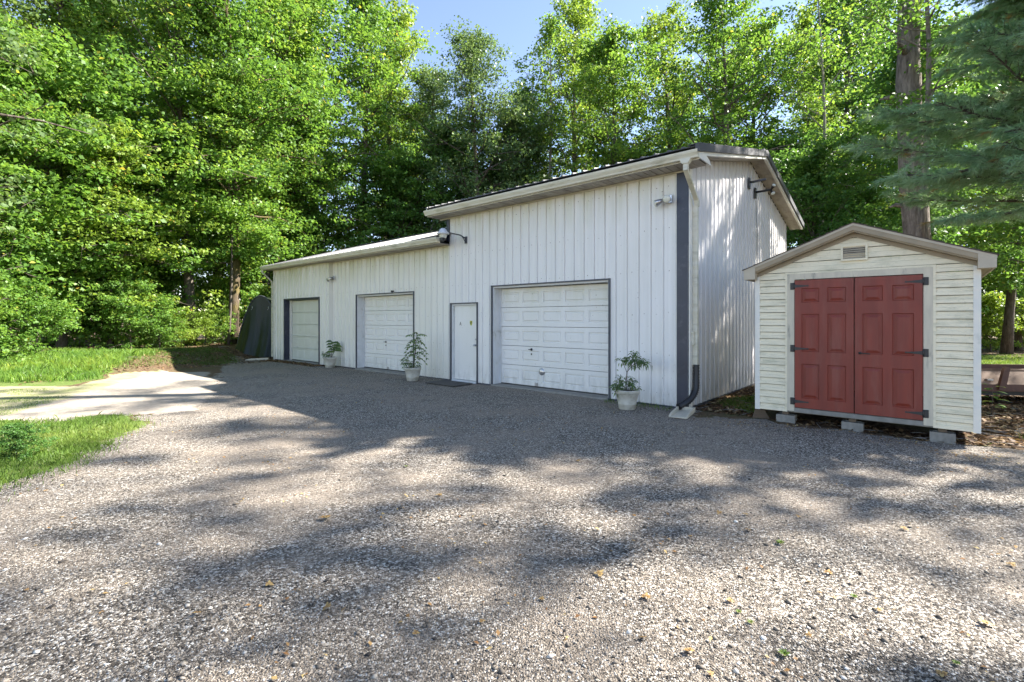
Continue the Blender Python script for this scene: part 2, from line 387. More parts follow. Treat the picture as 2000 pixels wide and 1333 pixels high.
def vnoise(x, y, seed=0):
    def h(i, j):
        n = (i*374761393 + j*668265263 + seed*1442695041) & 0x7fffffff
        n = ((n ^ (n >> 13))*1274126177) & 0x7fffffff
        return ((n ^ (n >> 16)) & 0xffff)/65535.0
    xi = np.floor(x).astype(np.int64); yi = np.floor(y).astype(np.int64); fx = x-xi; fy = y-yi
    fx = fx*fx*(3-2*fx); fy = fy*fy*(3-2*fy)
    return (h(xi, yi)*(1-fx)+h(xi+1, yi)*fx)*(1-fy)+(h(xi, yi+1)*(1-fx)+h(xi+1, yi+1)*fx)*fy
def fbm(x, y, seed=0, o=4):
    s_ = 0; a = 0.5
    for k in range(o): s_ = s_ + a*vnoise(x*2**k, y*2**k, seed+k); a *= 0.5
    return s_
def inpoly(x, y, poly):
    r = np.zeros(x.shape, bool); n = len(poly)
    for i in range(n):
        x1, y1 = poly[i]; x2, y2 = poly[(i+1) % n]
        c = ((y1 > y) != (y2 > y)) & (x < (x2-x1)*(y-y1)/((y2-y1) if y2 != y1 else 1e-9)+x1)
        r ^= c
    return r

# ---------------------------------------------------------------- ground
GRAVEL = [(-5.0, -8), (-5.3, 1.0), (-5.05, 4.4), (-4.98, 5.56), (-5.4, 6.54), (-5.72, 7.45), (-6.4, 8.2), (-6.14, 8.28), (-5.68, 8.64), (-6.14, 9.6), (-8.12, 13.3), (-10.0, 16.6), (-11.4, 19.7), (-9.2, 20.3), (3.4, 9.0), (3.07, 8.28), (4.08, 8.02), (4.69, 7.37), (6.03, 6.32), (7.2, 5.6), (12, 3.6), (14, -8)]
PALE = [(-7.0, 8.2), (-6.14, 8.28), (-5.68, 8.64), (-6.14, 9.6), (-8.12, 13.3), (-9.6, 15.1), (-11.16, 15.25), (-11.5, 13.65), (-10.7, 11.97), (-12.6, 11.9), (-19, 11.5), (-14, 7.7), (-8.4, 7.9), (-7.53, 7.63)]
LAWN = [(-5.3, 1.0), (-5.05, 4.4), (-4.98, 5.56), (-5.4, 6.54), (-5.72, 7.45), (-6.66, 8.28), (-7.3, 8.1), (-7.53, 7.63), (-8.4, 7.9), (-14, 7.7), (-14, 1)]
BANK = [(-24, 11.3), (-12.6, 11.7), (-11.0, 12.1), (-11.9, 14.4), (-12.5, 16.5), (-24, 17)]
RLAWN = [(11.5, 13.6), (13, 21.5), (44, 24), (44, 12), (20, 12.6)]
def gz(x, y):
    x = np.asarray(x, float); y = np.asarray(y, float)
    z = (fbm(x*0.45, y*0.45, 3)-0.47)*0.07 + (fbm(x*2.1, y*2.1, 8)-0.47)*0.02
    flat = np.clip(np.minimum(np.hypot(x-3.2, y-8.0)/3.0, 1), 0.2, 1)
    z = z*flat
    def ss(t): t = np.clip(t, 0, 1); return t*t*(3-2*t)
    z = z + 0.45*ss((y-12.2)/4.0)*ss((-10.6-x)/2.0)
    return z
def gz1(x, y): return float(gz(np.array([x]), np.array([y]))[0])
st = 0.1
xs = np.arange(-24, 22+st/2, st); ys = np.arange(-6, 27+st/2, st)
gx, gy = np.meshgrid(xs, ys, indexing='ij')
GV = np.stack([gx.ravel(), gy.ravel(), gz(gx, gy).ravel()], 1)
nx, ny = len(xs), len(ys)
ii, jj = np.meshgrid(np.arange(nx-1), np.arange(ny-1), indexing='ij')
q0 = (ii*ny+jj).ravel()
Q = np.stack([q0, q0+ny, q0+ny+1, q0+1], 1)
cx = (xs[:-1, None]+st/2+0*ys[None, :-1]).ravel(); cy = (0*xs[:-1, None]+ys[None, :-1]+st/2).ravel()
wx = cx + (fbm(cx*1.6, cy*1.6, 21)-.47)*0.7; wy = cy + (fbm(cx*1.6, cy*1.6, 31)-.47)*0.7
reg = np.zeros(len(cx), int)
reg[inpoly(wx, wy, BANK)] = 2; reg[inpoly(wx, wy, RLAWN)] = 3
reg[inpoly(wx, wy, LAWN)] = 4
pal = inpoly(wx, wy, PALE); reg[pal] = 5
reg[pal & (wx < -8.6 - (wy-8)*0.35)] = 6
reg[inpoly(wx, wy, GRAVEL)] = 1
for k, nm, mt, kind_ in ((0, 'forest_floor', 'floor', ''), (1, 'gravel_yard', 'gravel', ''), (2, 'grass_bank', 'lawnsoil', ''), (3, 'back_lawn', 'lawnsoil', ''), (4, 'lawn', 'lawnsoil', ''), (5, 'sunlit_ground_patch', 'pale', ''), (6, 'sunlit_lawn_patch', 'palegrass', '')):
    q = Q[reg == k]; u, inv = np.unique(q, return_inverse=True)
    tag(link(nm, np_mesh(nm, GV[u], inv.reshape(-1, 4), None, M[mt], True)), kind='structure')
mb = MB(); mb.add([(-900, -900, -0.12), (900, -900, -0.12), (900, 900, -0.12), (-900, 900, -0.12)], [(0, 1, 2, 3)])
tag(mb.build('ground', M['floor']), kind='structure')

# ---------------------------------------------------------------- the garage
ANG = math.atan2(-0.653, 0.758)
garage = empty('garage_building', (3.22, 8.79, 0), ANG, 'long white metal garage with three panelled overhead doors and a taller right half', 'garage')
def loc2w(x, y, z=0):
    return (3.22 + x*0.758 + y*0.652, 8.79 - x*0.653 + y*0.758, z)
PIT = 0.25
def rib_profile(u0, u1, off=0.0, pitch=PIT, h=0.022):
    base = [(-0.024, 0), (-0.013, -h), (0.013, -h), (0.024, 0), (0.0265, 0.018), (0.0335, 0.018), (0.036, 0), (0.10, 0), (0.112, -0.004), (0.130, -0.004), (0.142, 0), (0.19, 0)]
    pts = []
    k = math.floor((u0-off)/pitch)-1
    while k*pitch+off < u1+pitch:
        for du, d in base:
            if -0.03 < du < pitch-0.03: pts.append((off+k*pitch+du, d))
        k += 1
    pts.sort()
    us = [p[0] for p in pts]; dsn = [p[1] for p in pts]
    res = [(u0, float(np.interp(u0, us, dsn)))] + [p for p in pts if u0+1e-4 < p[0] < u1-1e-4] + [(u1, float(np.interp(u1, us, dsn)))]
    return res
def siding(mb, u0, u1, z0, z1, fmap, off=0.0, hr=0.022):
    """z0,z1 may be callables of u; fmap(u, d, z) -> point; d negative is outward"""
    pr = rib_profile(u0, u1, off, h=hr)
    Z0 = z0 if callable(z0) else (lambda u: z0)
    Z1 = z1 if callable(z1) else (lambda u: z1)
    V = []
    for u, d in pr: V += [fmap(u, d, Z0(u)), fmap(u, d, Z1(u))]
    mb.add(V, [(2*i, 2*i+2, 2*i+3, 2*i+1) for i in range(len(pr)-1)])
front = lambda u, d, z: (u, d, z)
frontp = lambda u, d, z: (u, d-0.15, z)
# openings (x from, x to, top)
BIG = (-4.885, -1.63, 2.46); MAN = (-6.39, -5.42, 2.06); G2 = (-11.03, -8.01, 2.44); G1 = (-16.0, -13.25, 2.43)
Z0 = 0.035
ET, EL = 4.37, 3.64
mb = MB()
for a, b, z0, z1 in ((-6.47, MAN[0], Z0, ET), (MAN[0], MAN[1], MAN[2], ET), (MAN[1], BIG[0], Z0, ET), (BIG[0], BIG[1], BIG[2], ET), (BIG[1], -0.215, Z0, ET)):
    siding(mb, a, b, z0, z1, front)
tallw = mb.build('wall', M['siding'], garage, fix=False)
mb = MB()
for a, b, z0, z1 in ((-12.57, G2[0], Z0, EL), (G2[0], G2[1], G2[2], EL), (G2[1], -6.47, Z0, EL)):
    siding(mb, a, b, z0, z1, front)
for a, b, z0, z1 in ((-16.9, G1[0], Z0, EL), (G1[0], G1[1], G1[2], EL), (G1[1], -12.57, Z0, EL)):
    siding(mb, a, b, z0, z1, frontp)
mb.add([(-12.57, -.15, Z0), (-12.57, 0, Z0), (-12.57, 0, EL), (-12.57, -.15, EL)], [(0, 1, 2, 3)])
mb.build('wall', M['siding_low'], garage, fix=False)
SL = 0.237
W = 7.94; RY = W/2
def roofz_t(y): return 4.60 + SL*(min(y, W-y)+0.5)        # top of tall roof
def roofz_l(y): return 3.79 + 0.30*(min(y, W-y)+0.5)
mb = MB()
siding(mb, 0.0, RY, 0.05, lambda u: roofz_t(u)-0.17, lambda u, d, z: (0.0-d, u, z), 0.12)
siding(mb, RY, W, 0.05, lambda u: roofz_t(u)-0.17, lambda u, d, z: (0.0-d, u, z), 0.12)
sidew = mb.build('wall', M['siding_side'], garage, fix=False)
mb = MB()   # rear and left closures
siding(mb, -16.94, 0, 0.05, EL, lambda u, d, z: (u, W-d, z))
siding(mb, -6.47, 0, EL, ET, lambda u, d, z: (u, W-d, z))
for xx, zf in ((-16.94, roofz_l), (-6.47, roofz_t)):
    for a, b in ((0, RY), (RY, W)):
        siding(mb, a, b, 0.05, lambda u: zf(u)-0.17, lambda u, d, z: (xx+d, u, z), 0.12)
mb.build('wall', M['siding'], garage, fix=False)
# dark base strip and slab edge
mb = MB()
for a, b in ((-6.47, MAN[0]), (MAN[1], BIG[0]), (BIG[1], -0.2), (-12.57, G2[0]), (G2[1], -6.47)):
    mb.box(a, b, 0.006, 0.10, -0.1, 0.05)
for a, b in ((-16.94, G1[0]), (G1[1], -12.57)): mb.box(a, b, -0.144, 0.0, -0.1, 0.05)
mb.box(-0.1, -0.004, 0.1, W, -0.1, 0.06)
mb.split('base_strip', M['darktrim'], garage)
# corner trim (navy) in two lengths
mb = MB()
mb.box(-0.215, 0.012, -0.028, -0.006, 0.0, 3.05); mb.box(-0.213, 0.010, -0.034, -0.008, 3.03, ET)
mb.box(-6.56, -6.455, -0.03, -0.004, EL+.1, ET)
mb.split('corner_trim', M['navy'], garage)
mb = MB()
mb.box(-0.004, 0.030, -0.028, 0.10, 0.0, ET+0.02); mb.box(-0.226, -0.215, -0.03, 0.0, 0.02, ET)
mb.box(-16.96, -16.86, -0.19, -0.155, 0.0, EL)
mb.split('corner_trim', M['white'], garage)
# screws
mb = MB(); rr = random.Random(3)
def scr(x, y, z, s_=.0065): mb.box(x-s_, x+s_, y-.004, y+.002, z-s_, z+s_)
for k in range(0, 67):
    x = -.125-.25*k
    top = ET if x > -6.47 else EL
    yo = -.15 if x < -12.57 else 0
    for z in (.25, 1.0, 1.75, 2.55, 3.35, 4.15):
        if z > top-.1 or x < -16.9: continue
        if any(o[0]-.05 < x < o[1]+.05 and z < o[2]+.05 for o in (BIG, MAN, G2, G1)): continue
        scr(x+.19*(rr.random()-.5)*.2, yo-.003, z+rr.gauss(0, .015), .0035+.003*rr.random())
tag(mb.build('screws', M['rust'], garage), kind='stuff')
# eaves: soffits
def soffit(mb, x0, x1, y0, y1, z, pitch=0.30):
    n = max(1, round((x1-x0)/pitch)); p = (x1-x0)/n
    for i in range(n):
        a = x0+i*p
        mb.box(a+0.004, a+p*0.5-0.004, y0, y1, z, z+0.012)
        mb.box(a+p*0.5+0.004, a+p-0.022, y0, y1, z+0.006, z+0.018)
mb = MB(); soffit(mb, -6.8, 0.34, -0.5, -0.024, ET)
mb.build('soffit', M['soffit'], garage)
mb = MB(); soffit(mb, -17.2, -6.42, -0.5, -0.175, EL); soffit(mb, -12.56, -6.42, -0.173, -0.024, EL)
mb.build('soffit', M['soffit'], garage)
mb = MB()
mb.box(-6.8, 0.0, -0.05, -0.022, ET-0.03, ET-0.002); mb.box(-12.57, -6.5, -0.05, -0.022, EL-0.03, EL-0.002)
mb.box(-16.94, -12.57, -0.20, -0.173, EL-0.03, EL-0.002)
mb.split('soffit_trim', M['gutter'], garage)
mb = MB(); mb.box(-6.79, 0.33, -.498, -.026, ET+.030, ET+.036); mb.box(-17.19, -12.57, -.498, -.176, EL+.030, EL+.036); mb.box(-12.56, -6.43, -.498, -.026, EL+.030, EL+.036)
mb.split('soffit_backing', M['darktrim'], garage)
# gutters
def gutter(x0, x1, y, z, h=0.125):
    mb = MB()
    pr = [(y, z-h), (y-0.065, z-h), (y-0.072, z-h+0.03), (y-0.105, z-0.045), (y-0.112, z-0.012), (y-0.112, z), (y-0.100, z), (y-0.100, z-0.01), (y-0.092, z-0.045), (y-0.06, z-h+0.03), (y-0.055, z-h+0.012), (y, z-h+0.012)]
    n = len(pr)
    V = [(x0, a, b) for a, b in pr] + [(x1, a, b) for a, b in pr]
    mb.add(V, [(i, (i+1) % n, n+(i+1) % n, n+i) for i in range(n)])
    for x in (x0, x1):
        mb.add([(x, y, z-h), (x, y-0.065, z-h), (x, y-0.072, z-h+0.03), (x, y-0.105, z-0.045), (x, y-0.112, z), (x, y, z)], [(0, 1, 2, 3, 4, 5)])
    k = x0+0.4
    while k < x1: mb.box(k, k+0.02, y-0.11, y, z-0.006, z-0.003); k += 0.9
    return mb
g = gutter(-6.82, 0.37, -0.5, ET+0.145)
g.box(-6.8, 0.36, -0.498, -0.48, ET-0.005, ET+0.17)
g.build('gutter', M['gutter'], garage)
g = gutter(-17.25, -6.31, -0.5, EL+0.135, 0.12); g.box(-17.22, -6.3, -0.498, -0.48, EL-0.005, EL+0.15)
g.build('gutter', M['gutter'], garage)
# roofs: ribbed sheets
def ribroof(x0, x1, ya, za, yb, zb, overh=0.06):
    mb = MB(); pr = rib_profile(x0, x1, 0.1, 0.25, 0.028)
    pr = [p for p in pr if p[1] <= 0.0001]
    V = []
    for u, d in pr: V += [(u, ya, za-d), (u, yb, zb-d)]
    n = len(pr)
    for u, d in pr: V += [(u, ya, za-0.012), (u, yb, zb-0.012)]
    Fc = [(2*i, 2*i+2, 2*i+3, 2*i+1) for i in range(n-1)] + [(2*n+2*i, 2*n+2*i+1, 2*n+2*i+3, 2*n+2*i+2) for i in range(n-1)] + [(2*i, 2*n+2*i, 2*n+2*i+2, 2*i+2) for i in range(n-1)]
    mb.add(V, Fc); return mb
tr = ribroof(-6.8, 0.34, -0.575, 4.60-SL*.075, RY, roofz_t(RY))
t2 = ribroof(-6.8, 0.34, W+0.55, roofz_t(W+0.5)-0.01, RY, roofz_t(RY)); tr.add(t2.v, t2.f)
tr.box(-6.82, 0.36, RY-0.16, RY+0.16, roofz_t(RY)+0.0, roofz_t(RY)+0.045)
tr.build('roof', M['roofdark'], garage, fix=False)
lr = ribroof(-17.22, -13.7, -0.56, 3.79-.3*.06, RY, roofz_l(RY)); l2 = ribroof(-17.22, -6.4, W+0.55, roofz_l(W+.55), RY, roofz_l(RY)); lr.add(l2.v, l2.f)
lr.box(-17.22, -6.4, RY-0.15, RY+0.15, roofz_l(RY), roofz_l(RY)+0.04)
lr.build('roof', M['roofdark'], garage, fix=False)
ribroof(-13.698, -6.4, -0.565, 3.80-.3*.065, RY, roofz_l(RY)+.008).build('roof', M['roofpale'], garage, fix=False)
# rake trims on the right gable: dark flashing over white board, sloping soffit
def rake(mb, x0, x1, dz0, dz1, zf, ya=-0.60, yb=W+0.55):
    for a, b in ((ya, RY), (RY, yb)):
        za = zf(a); zb_ = zf(b)
        V = [(x, y, z) for x in (x0, x1) for (y, z) in ((a, za+dz0), (b, zb_+dz0), (b, zb_+dz1), (a, za+dz1))]
        mb.add(V, [(0, 1, 2, 3), (4, 7, 6, 5), (0, 4, 5, 1), (3, 2, 6, 7), (0, 3, 7, 4), (1, 5, 6, 2)])
mb = MB(); rake(mb, 0.335, 0.40, -0.11, 0.035, roofz_t); rake(mb, 0.20, 0.337, 0.02, 0.034, roofz_t)
x = 0
for a, b in ((-0.60, RY), (RY, W+0.55)):     # lapped joints
    pass
mb.split('rake_flashing', M['roofdark'], garage)
mb = MB(); rake(mb, 0.31, 0.365, -0.175, -0.105, roofz_t, -0.5, W+0.5); rake(mb, -6.84, -6.80, -0.16, 0.03, roofz_t, -.5, W+.5)
rake(mb, -17.27, -17.22, -0.13, 0.02, roofz_l, -.5, W+.5)
mb.prism([(-0.5, ET+0.02), (0.10, ET+0.02), (-0.02, ET+0.10), (-0.5, ET+0.24)], 0, 0.343, 0.368)
mb.split('rake_board', M['white'], garage)
mb = MB()
for a, b in ((0.02, RY), (RY, W+0.45)):
    n = 24
    for i in range(n):
        y0 = a+(b-a)*i/n; y1 = a+(b-a)*(i+1)/n-0.012
        z0 = roofz_t(y0)-0.172; z1 = roofz_t(y1)-0.172
        mb.add([(0.024, y0, z0), (0.31, y0, z0), (0.31, y1, z1), (0.024, y1, z1), (0.024, y0, z0+.012), (0.31, y0, z0+.012), (0.31, y1, z1+.012), (0.024, y1, z1+.012)], [(0, 3, 2, 1), (4, 5, 6, 7), (0, 1, 5, 4), (1, 2, 6, 5), (2, 3, 7, 6), (3, 0, 4, 7)])
mb.build('soffit', M['soffit'], garage)

# panelled slabs
def grid_panel(mb, x0, x1, z0, z1, cols, rows, y=0.0, th=0.04, groove=0.010, raise_=0.002, b1=0.022, b2=0.03, gap_rows=()):
    cols = sorted(cols); rows = sorted(rows)
    xl = [x0] + [v for c in cols for v in c] + [x1]; zl = [z0] + [v for r in rows for v in r] + [z1]
    for i in range(len(xl)-1):
        for j in range(len(zl)-1):
            a, b, c, d = xl[i], xl[i+1], zl[j], zl[j+1]
            if i % 2 == 1 and j % 2 == 1:
                rings = []
                for ins, dy in ((0, 0), (b1*.5, groove), (b1, groove), (b1+b2, raise_)):
                    rings.append([(a+ins, y+dy, c+ins), (b-ins, y+dy, c+ins), (b-ins, y+dy, d-ins), (a+ins, y+dy, d-ins)])
                V = [p for r in rings for p in r]; Fc = []
                for k in range(3):
                    for e in range(4): Fc.append((k*4+e, k*4+(e+1) % 4, (k+1)*4+(e+1) % 4, (k+1)*4+e))
                Fc.append((12, 13, 14, 15)); mb.add(V, Fc)
            else:
                mb.add([(a, y, c), (b, y, c), (b, y, d), (a, y, d)], [(0, 1, 2, 3)])
    # edges and back
    mb.add([(x0, y, z0), (x1, y, z0), (x1, y, z1), (x0, y, z1), (x0, y+th, z0), (x1, y+th, z0), (x1, y+th, z1), (x0, y+th, z1)], [(0, 4, 5, 1), (1, 5, 6, 2), (2, 6, 7, 3), (3, 7, 4, 0), (4, 7, 6, 5)])
def overhead(op, yr, mat, nrow=5, flat=False, yoff=0.0, jd=0.25):
    x0, x1, zt = op
    y = yoff+jd
    mb = MB(); zb = 0.07; hs = (zt-0.047-zb)/nrow; n = 5; ww = (x1-x0-0.16)/n
    for r in range(nrow):
        za = zb+r*hs; zc = za+hs-0.010
        cols = [(x0+0.08+ww*i+0.055, x0+0.08+ww*(i+1)-0.055) for i in range(n)]
        m_ = 0.10 if not flat else 0.045
        grid_panel(mb, x0+0.03, x1-0.03, za, zc, cols if not flat else [(c[0]-.02, c[1]+.02) for c in cols], [(za+m_, zc-m_)], y, 0.035, 0.024 if not flat else 0.010, 0.003 if not flat else 0.006)
    d = mb.build('garage_door', mat, garage, fix=False)
    s = MB(); s.box(x0+0.02, x1-0.02, y-0.01, y+0.05, 0.045, 0.07); s.build('bottom_seal', M['black'], d)
    j = MB()      # jambs and head
    j.box(x0, x0+0.03, yoff+0.004, y+0.06, 0.0, zt-0.0); j.box(x1-0.03, x1, yoff+0.004, y+0.06, 0.0, zt)
    j.box(x0+0.03, x1-0.03, yoff+0.004, y+0.06, zt-0.04, zt)
    j.box(x0+.03, x0+.07, y-.03, y-.005, 0.05, zt-.04)
    return d, j, y
def trim(op, yoff):
    x0, x1, zt = op; mb = MB()
    mb.box(x0-0.030, x0+0.004, yoff-0.034, yoff+0.003, 0.0, zt+0.026); mb.box(x1-0.004, x1+0.030, yoff-0.034, yoff+0.003, 0.0, zt+0.026)
    mb.box(x0+0.004, x1-0.004, yoff-0.032, yoff+0.003, zt-0.006, zt+0.024)
    mb.build('opening_trim', M['darktrim'], garage)
def sill(op, yoff):
    mb = MB(); mb.box(op[0]+.0, op[1]-.0, yoff-0.08, yoff+0.42, -0.1, 0.044, 0.01); mb.build('door_sill', M['concrete'], garage)
d, j, y = overhead(BIG, 0, M['garagedoor']); j.build('door_jamb', M['jamb'], garage); trim(BIG, 0); sill(BIG, 0)
def tee(x, z, y, d):
    mb = MB(); mb.lathe([(0, 0), (.03, 0), (.03, .012), (0, .012)], (0, 0, 0), 12)
    mb.v = [(x+p[0], y-p[2], z+p[1]) for p in mb.v]
    mb.tube([(x, y, z), (x, y-.05, z)], .008, 6); mb.tube([(x-.055, y-.05, z), (x+.055, y-.05, z)], .010, 6)
    mb.build('handle', M['black'], d)
    mb = MB(); mb.box(x-.012, x+.012, y-.012, y, z-.13, z-.09); mb.build('lock', M['black'], d)
tee(-3.85, 0.93, y, d)
mb = MB(); mb.lathe([(0, .02), (.05, .02), (.075, .01), (.085, 0)], (0, 0, 0), 18); mb.v = [(-3.55+p[0], y-p[2], 0.42+p[1]) for p in mb.v]
mb.build('vent_cap', M['chrome'], d)
mb = MB(); mb.box(-3.74, -3.66, y-.03, y-.002, 0.08, 0.15, .006); mb.build('latch', M['chrome'], d)
d, j, y = overhead(G2, 0, M['garagedoor']); j.build('door_jamb', M['jamb'], garage); trim(G2, 0); sill(G2, 0)
tee(-9.75, 0.93, y, d)
mb = MB(); mb.box(-9.66, -9.60, y-.03, y-.002, 0.08, 0.15, .006); mb.build('latch', M['chrome'], d)
mb = MB(); mb.tube([(-8.95, -0.03, 2.50), (-8.95, -0.08, 2.50)], .02, 6); mb.box(-8.98, -8.92, -.12, -.07, 2.46, 2.52, .01); mb.build('sensor', M['black'], garage)
d, j, y = overhead(G1, 0, M['garagedoor2'], 5, True, -0.15, 0.22)
j.build('door_jamb', M['navy'], garage); trim(G1, -0.15); sill(G1, -0.15)
mb = MB(); mb.box(-15.955, -15.83, y-.05, y-.01, 0.05, 2.39); mb.build('door_stop', M['white'], garage)
# man door
x0, x1, zt = MAN
trim(MAN, 0)
mb = MB(); mb.box(x0+.004, x0+.06, .0, .10, 0.0, zt-.006); mb.box(x1-.035, x1-.004, .0, .10, 0, zt-.006); mb.box(x0+.06, x1-.035, .0, .10, zt-.045, zt-.006)
mb.build('door_jamb', M['jamb'], garage)
mb = MB(); mb.box(x0+.065, x1-.04, .045, .09, 0.06, zt-.05, .004); md = mb.build('entry_door', M['garagedoor'], garage)
mb = MB(); mb.box(x0+.04, x1-.03, -.05, .12, -.1, 0.05, .01); mb.build('door_sill', M['jamb'], garage)
mb = MB(); hx = x1-0.10
mb.lathe([(0, 0), (.028, 0), (.028, .01), (.012, .015), (.012, .04), (.028, .05), (.030, .065), (.018, .08), (0, .082)], (0, 0, 0), 14)
mb.v = [(hx+p[0], .045-p[2], 0.98+p[1]) for p in mb.v]
mb.build('handle', M['chrome'], md)
mb = MB(); mb.lathe([(0, 0), (.022, 0), (.022, .014), (0, .016)], (0, 0, 0), 12); mb.v = [(hx+p[0], .045-p[2], 1.13+p[1]) for p in mb.v]; mb.build('lock', M['chrome'], md)
# small yellow shield with black rearing horse, small dark letter mark
mb = MB(); cx_, cz_ = x0+.70, 1.55
mb.prism([(cx_-.045, cz_+.06), (cx_+.045, cz_+.06), (cx_+.045, cz_-.01), (cx_+.02, cz_-.055), (cx_, cz_-.07), (cx_-.02, cz_-.055), (cx_-.045, cz_-.01)], 1, .042, .0445)
st_ = mb.build('sticker', M['yellow'], md)
mb = MB()
hp = [(-.004, .05), (.006, .058), (.016, .045), (.028, .04), (.026, .032), (.014, .03), (.020, .018), (.034, .020), (.034, .013), (.016, .008), (.010, -.006), (.020, -.022), (.014, -.045), (.005, -.045), (.010, -.026), (-.006, -.016), (-.012, -.03), (-.020, -.044), (-.026, -.040), (-.018, -.022), (-.020, -.006), (-.034, .004), (-.036, .026), (-.030, .024), (-.028, .010), (-.012, .012), (-.010, .03)]
mb.prism([(cx_+p[0], cz_+p[1]) for p in hp], 1, .0395, .0415)
mb.build('horse_emblem', M['black'], md)
mb = MB(); ax, az = x0+.30, 1.53
mb.prism([(ax-.035, az-.04), (ax-.022, az-.04), (ax+.004, az+.05), (ax-.004, az+.05)], 1, .0415, .0445)
mb.prism([(ax+.030, az-.04), (ax+.018, az-.04), (ax-.004, az+.046), (ax+.005, az+.05)], 1, .0410, .0440)
mb.box(ax-.02, ax+.018, .0405, .0438, az-.018, az-.008); mb.box(ax+.042, ax+.052, .0405, .044, az-.042, az-.032)
mb.build('letter_mark', M['black'], md)

# lamps
mb = MB()   # barn light with arm
hd = Vector((-5.98, -0.66, 3.83))
mb.box(-5.84, -5.76, -.05, -.022, 3.62, 3.80, .005)
mb.tube([(-5.80, -.04, 3.74), (-5.84, -.2, 3.82), hd+Vector((.02, .05, .03)), hd+Vector((0, 0, .02))], .017, 8)
mb.tube([(-5.80, -.04, 3.64), (-5.82, -.16, 3.795)], .010, 6)
bl = mb.build('yard_light', M['darktrim'], garage)
mb = MB(); mb.lathe([(0.0, .12), (.05, .115), (.09, .08), (.11, .03), (.155, .0), (.155, -.03), (.12, -.045), (.12, -.035)], tuple(hd), 20)
mb.build('lamp_housing', M['lampwhite'], bl)
mb = MB(); mb.lathe([(.0, -.16), (.05, -.155), (.085, -.12), (.10, -.05), (.10, -.03)], tuple(hd), 16); mb.build('lamp_lens', M['bulb'], bl)
mb = MB(); mb.box(hd.x-.03, hd.x+.09, hd.y-.10, hd.y-.02, hd.z-.22, hd.z-.13, .01); mb.box(hd.x+.05, hd.x+.12, hd.y-.05, hd.y+.02, hd.z-.19, hd.z-.15, .01); mb.build('light_sensor', M['black'], bl)
def bulb_lamp(mb_h, mb_b, p, d, r=.055, ln=.10):
    p = Vector(p); d = Vector(d).normalized()
    mb_h.tube([p, p+d*.04, p+d*.055, p+d*(.055+ln)], [.022, .026, r*.55, r], 12)
    mb_b.tube([p+d*(.056+ln), p+d*(.075+ln), p+d*(.087+ln)], [r*.98, r*.8, r*.3], 12)
def flood(x, z, y=-0.022, sc=1.0, cleary=None):
    h = MB(); b = MB()
    h.box(x-.05*sc, x+.05*sc, y-.03, y, z-.03*sc, z+.09*sc, .006)
    h.tube([(x, y-.02, z+.03*sc), (x-.03*sc, y-.08*sc, z+.02*sc)], .016*sc, 6)
    h.tube([(x, y-.02, z+.03*sc), (x+.02*sc, y-.07*sc, z+.03*sc)], .016*sc, 6)
    bulb_lamp(h, b, (x-.03*sc, y-.08*sc, z+.02*sc), (-.8, -.35, -.35), .055*sc, .10*sc)
    bulb_lamp(h, b, (x+.02*sc, y-.07*sc, z+.03*sc), (.12, -.8, -.25), .06*sc, .07*sc)
    f = h.build('floodlight', M['chrome'], garage); b.split('bulb', M['bulb'], f)
    return f
flood(-0.36, 3.85, sc=1.25)
flood(-12.45, 3.06, sc=1.1)
def arm_light(yy, z, head):
    h = MB(); b = MB()
    h.box(0.022, 0.05, yy-.06, yy+.06, z-.13, z+.13, .006)
    h.tube([(0.05, yy, z+.02), (.40, yy+.02, z+.035)], .028, 8)
    if head:
        bulb_lamp(h, b, (.38, yy+.02, z+.03), (.5, -.5, .5), .05, .08); bulb_lamp(h, b, (.38, yy+.02, z+.01), (.4, -.5, -.6), .05, .08)
        h.tube([(.03, yy+.05, z-.1), (.035, yy+.15, z-1.0), (.03, yy+.16, z-2.2)], .006, 5)
    f = h.build('floodlight' if head else 'light_bracket', M['darktrim'] if not head else M['black'], garage)
    if head: b.split('bulb', M['bulb'], f)
arm_light(3.80, 4.93, False); arm_light(4.35, 4.80, True)

# downspouts
def rectpipe(mb, pts, wx_, wy_):
    pts = [Vector(p) for p in pts]; V = []
    for i, p in enumerate(pts):
        V += [(p.x-wx_/2, p.y-wy_/2, p.z), (p.x+wx_/2, p.y-wy_/2, p.z), (p.x+wx_/2, p.y+wy_/2, p.z), (p.x-wx_/2, p.y+wy_/2, p.z)]
    Fc = [(i*4+k, i*4+(k+1) % 4, i*4+4+(k+1) % 4, i*4+4+k) for i in range(len(pts)-1) for k in range(4)] + [(0, 1, 2, 3), tuple(len(V)-4+k for k in range(4))]
    mb.add(V, Fc)
mb = MB()
mb.prism([(-.10, ET+.02), (.10, ET+.02), (.05, ET-.06), (-.05, ET-.06)], 1, -.605, -.505)
mb.v = [(p[0]+.16, p[1], p[2]) for p in mb.v]
rectpipe(mb, [(.16, -.555, ET-.05), (.16, -.555, ET-.17), (.105, .10, ET-.56), (.10, .13, ET-.66)], .08, .06)
rectpipe(mb, [(.075, .13, ET-.64), (.075, .13, .78)], .085, .06)
for z in (1.32, 3.6): mb.box(.026, .125, .095, .165, z, z+.03)
mb.box(-.01, .07, .04, .10, 1.18, 1.42, .004)
ds = mb.build('downspout', M['gutter'], garage)
mb = MB(); pts = []; rad = []
path = [(.085, .13, .82), (.09, .12, .6), (.10, .08, .40), (.08, 0.0, .27), (.02, -.14, .16), (-.07, -.30, .09)]
P_ = [Vector(p) for p in path]
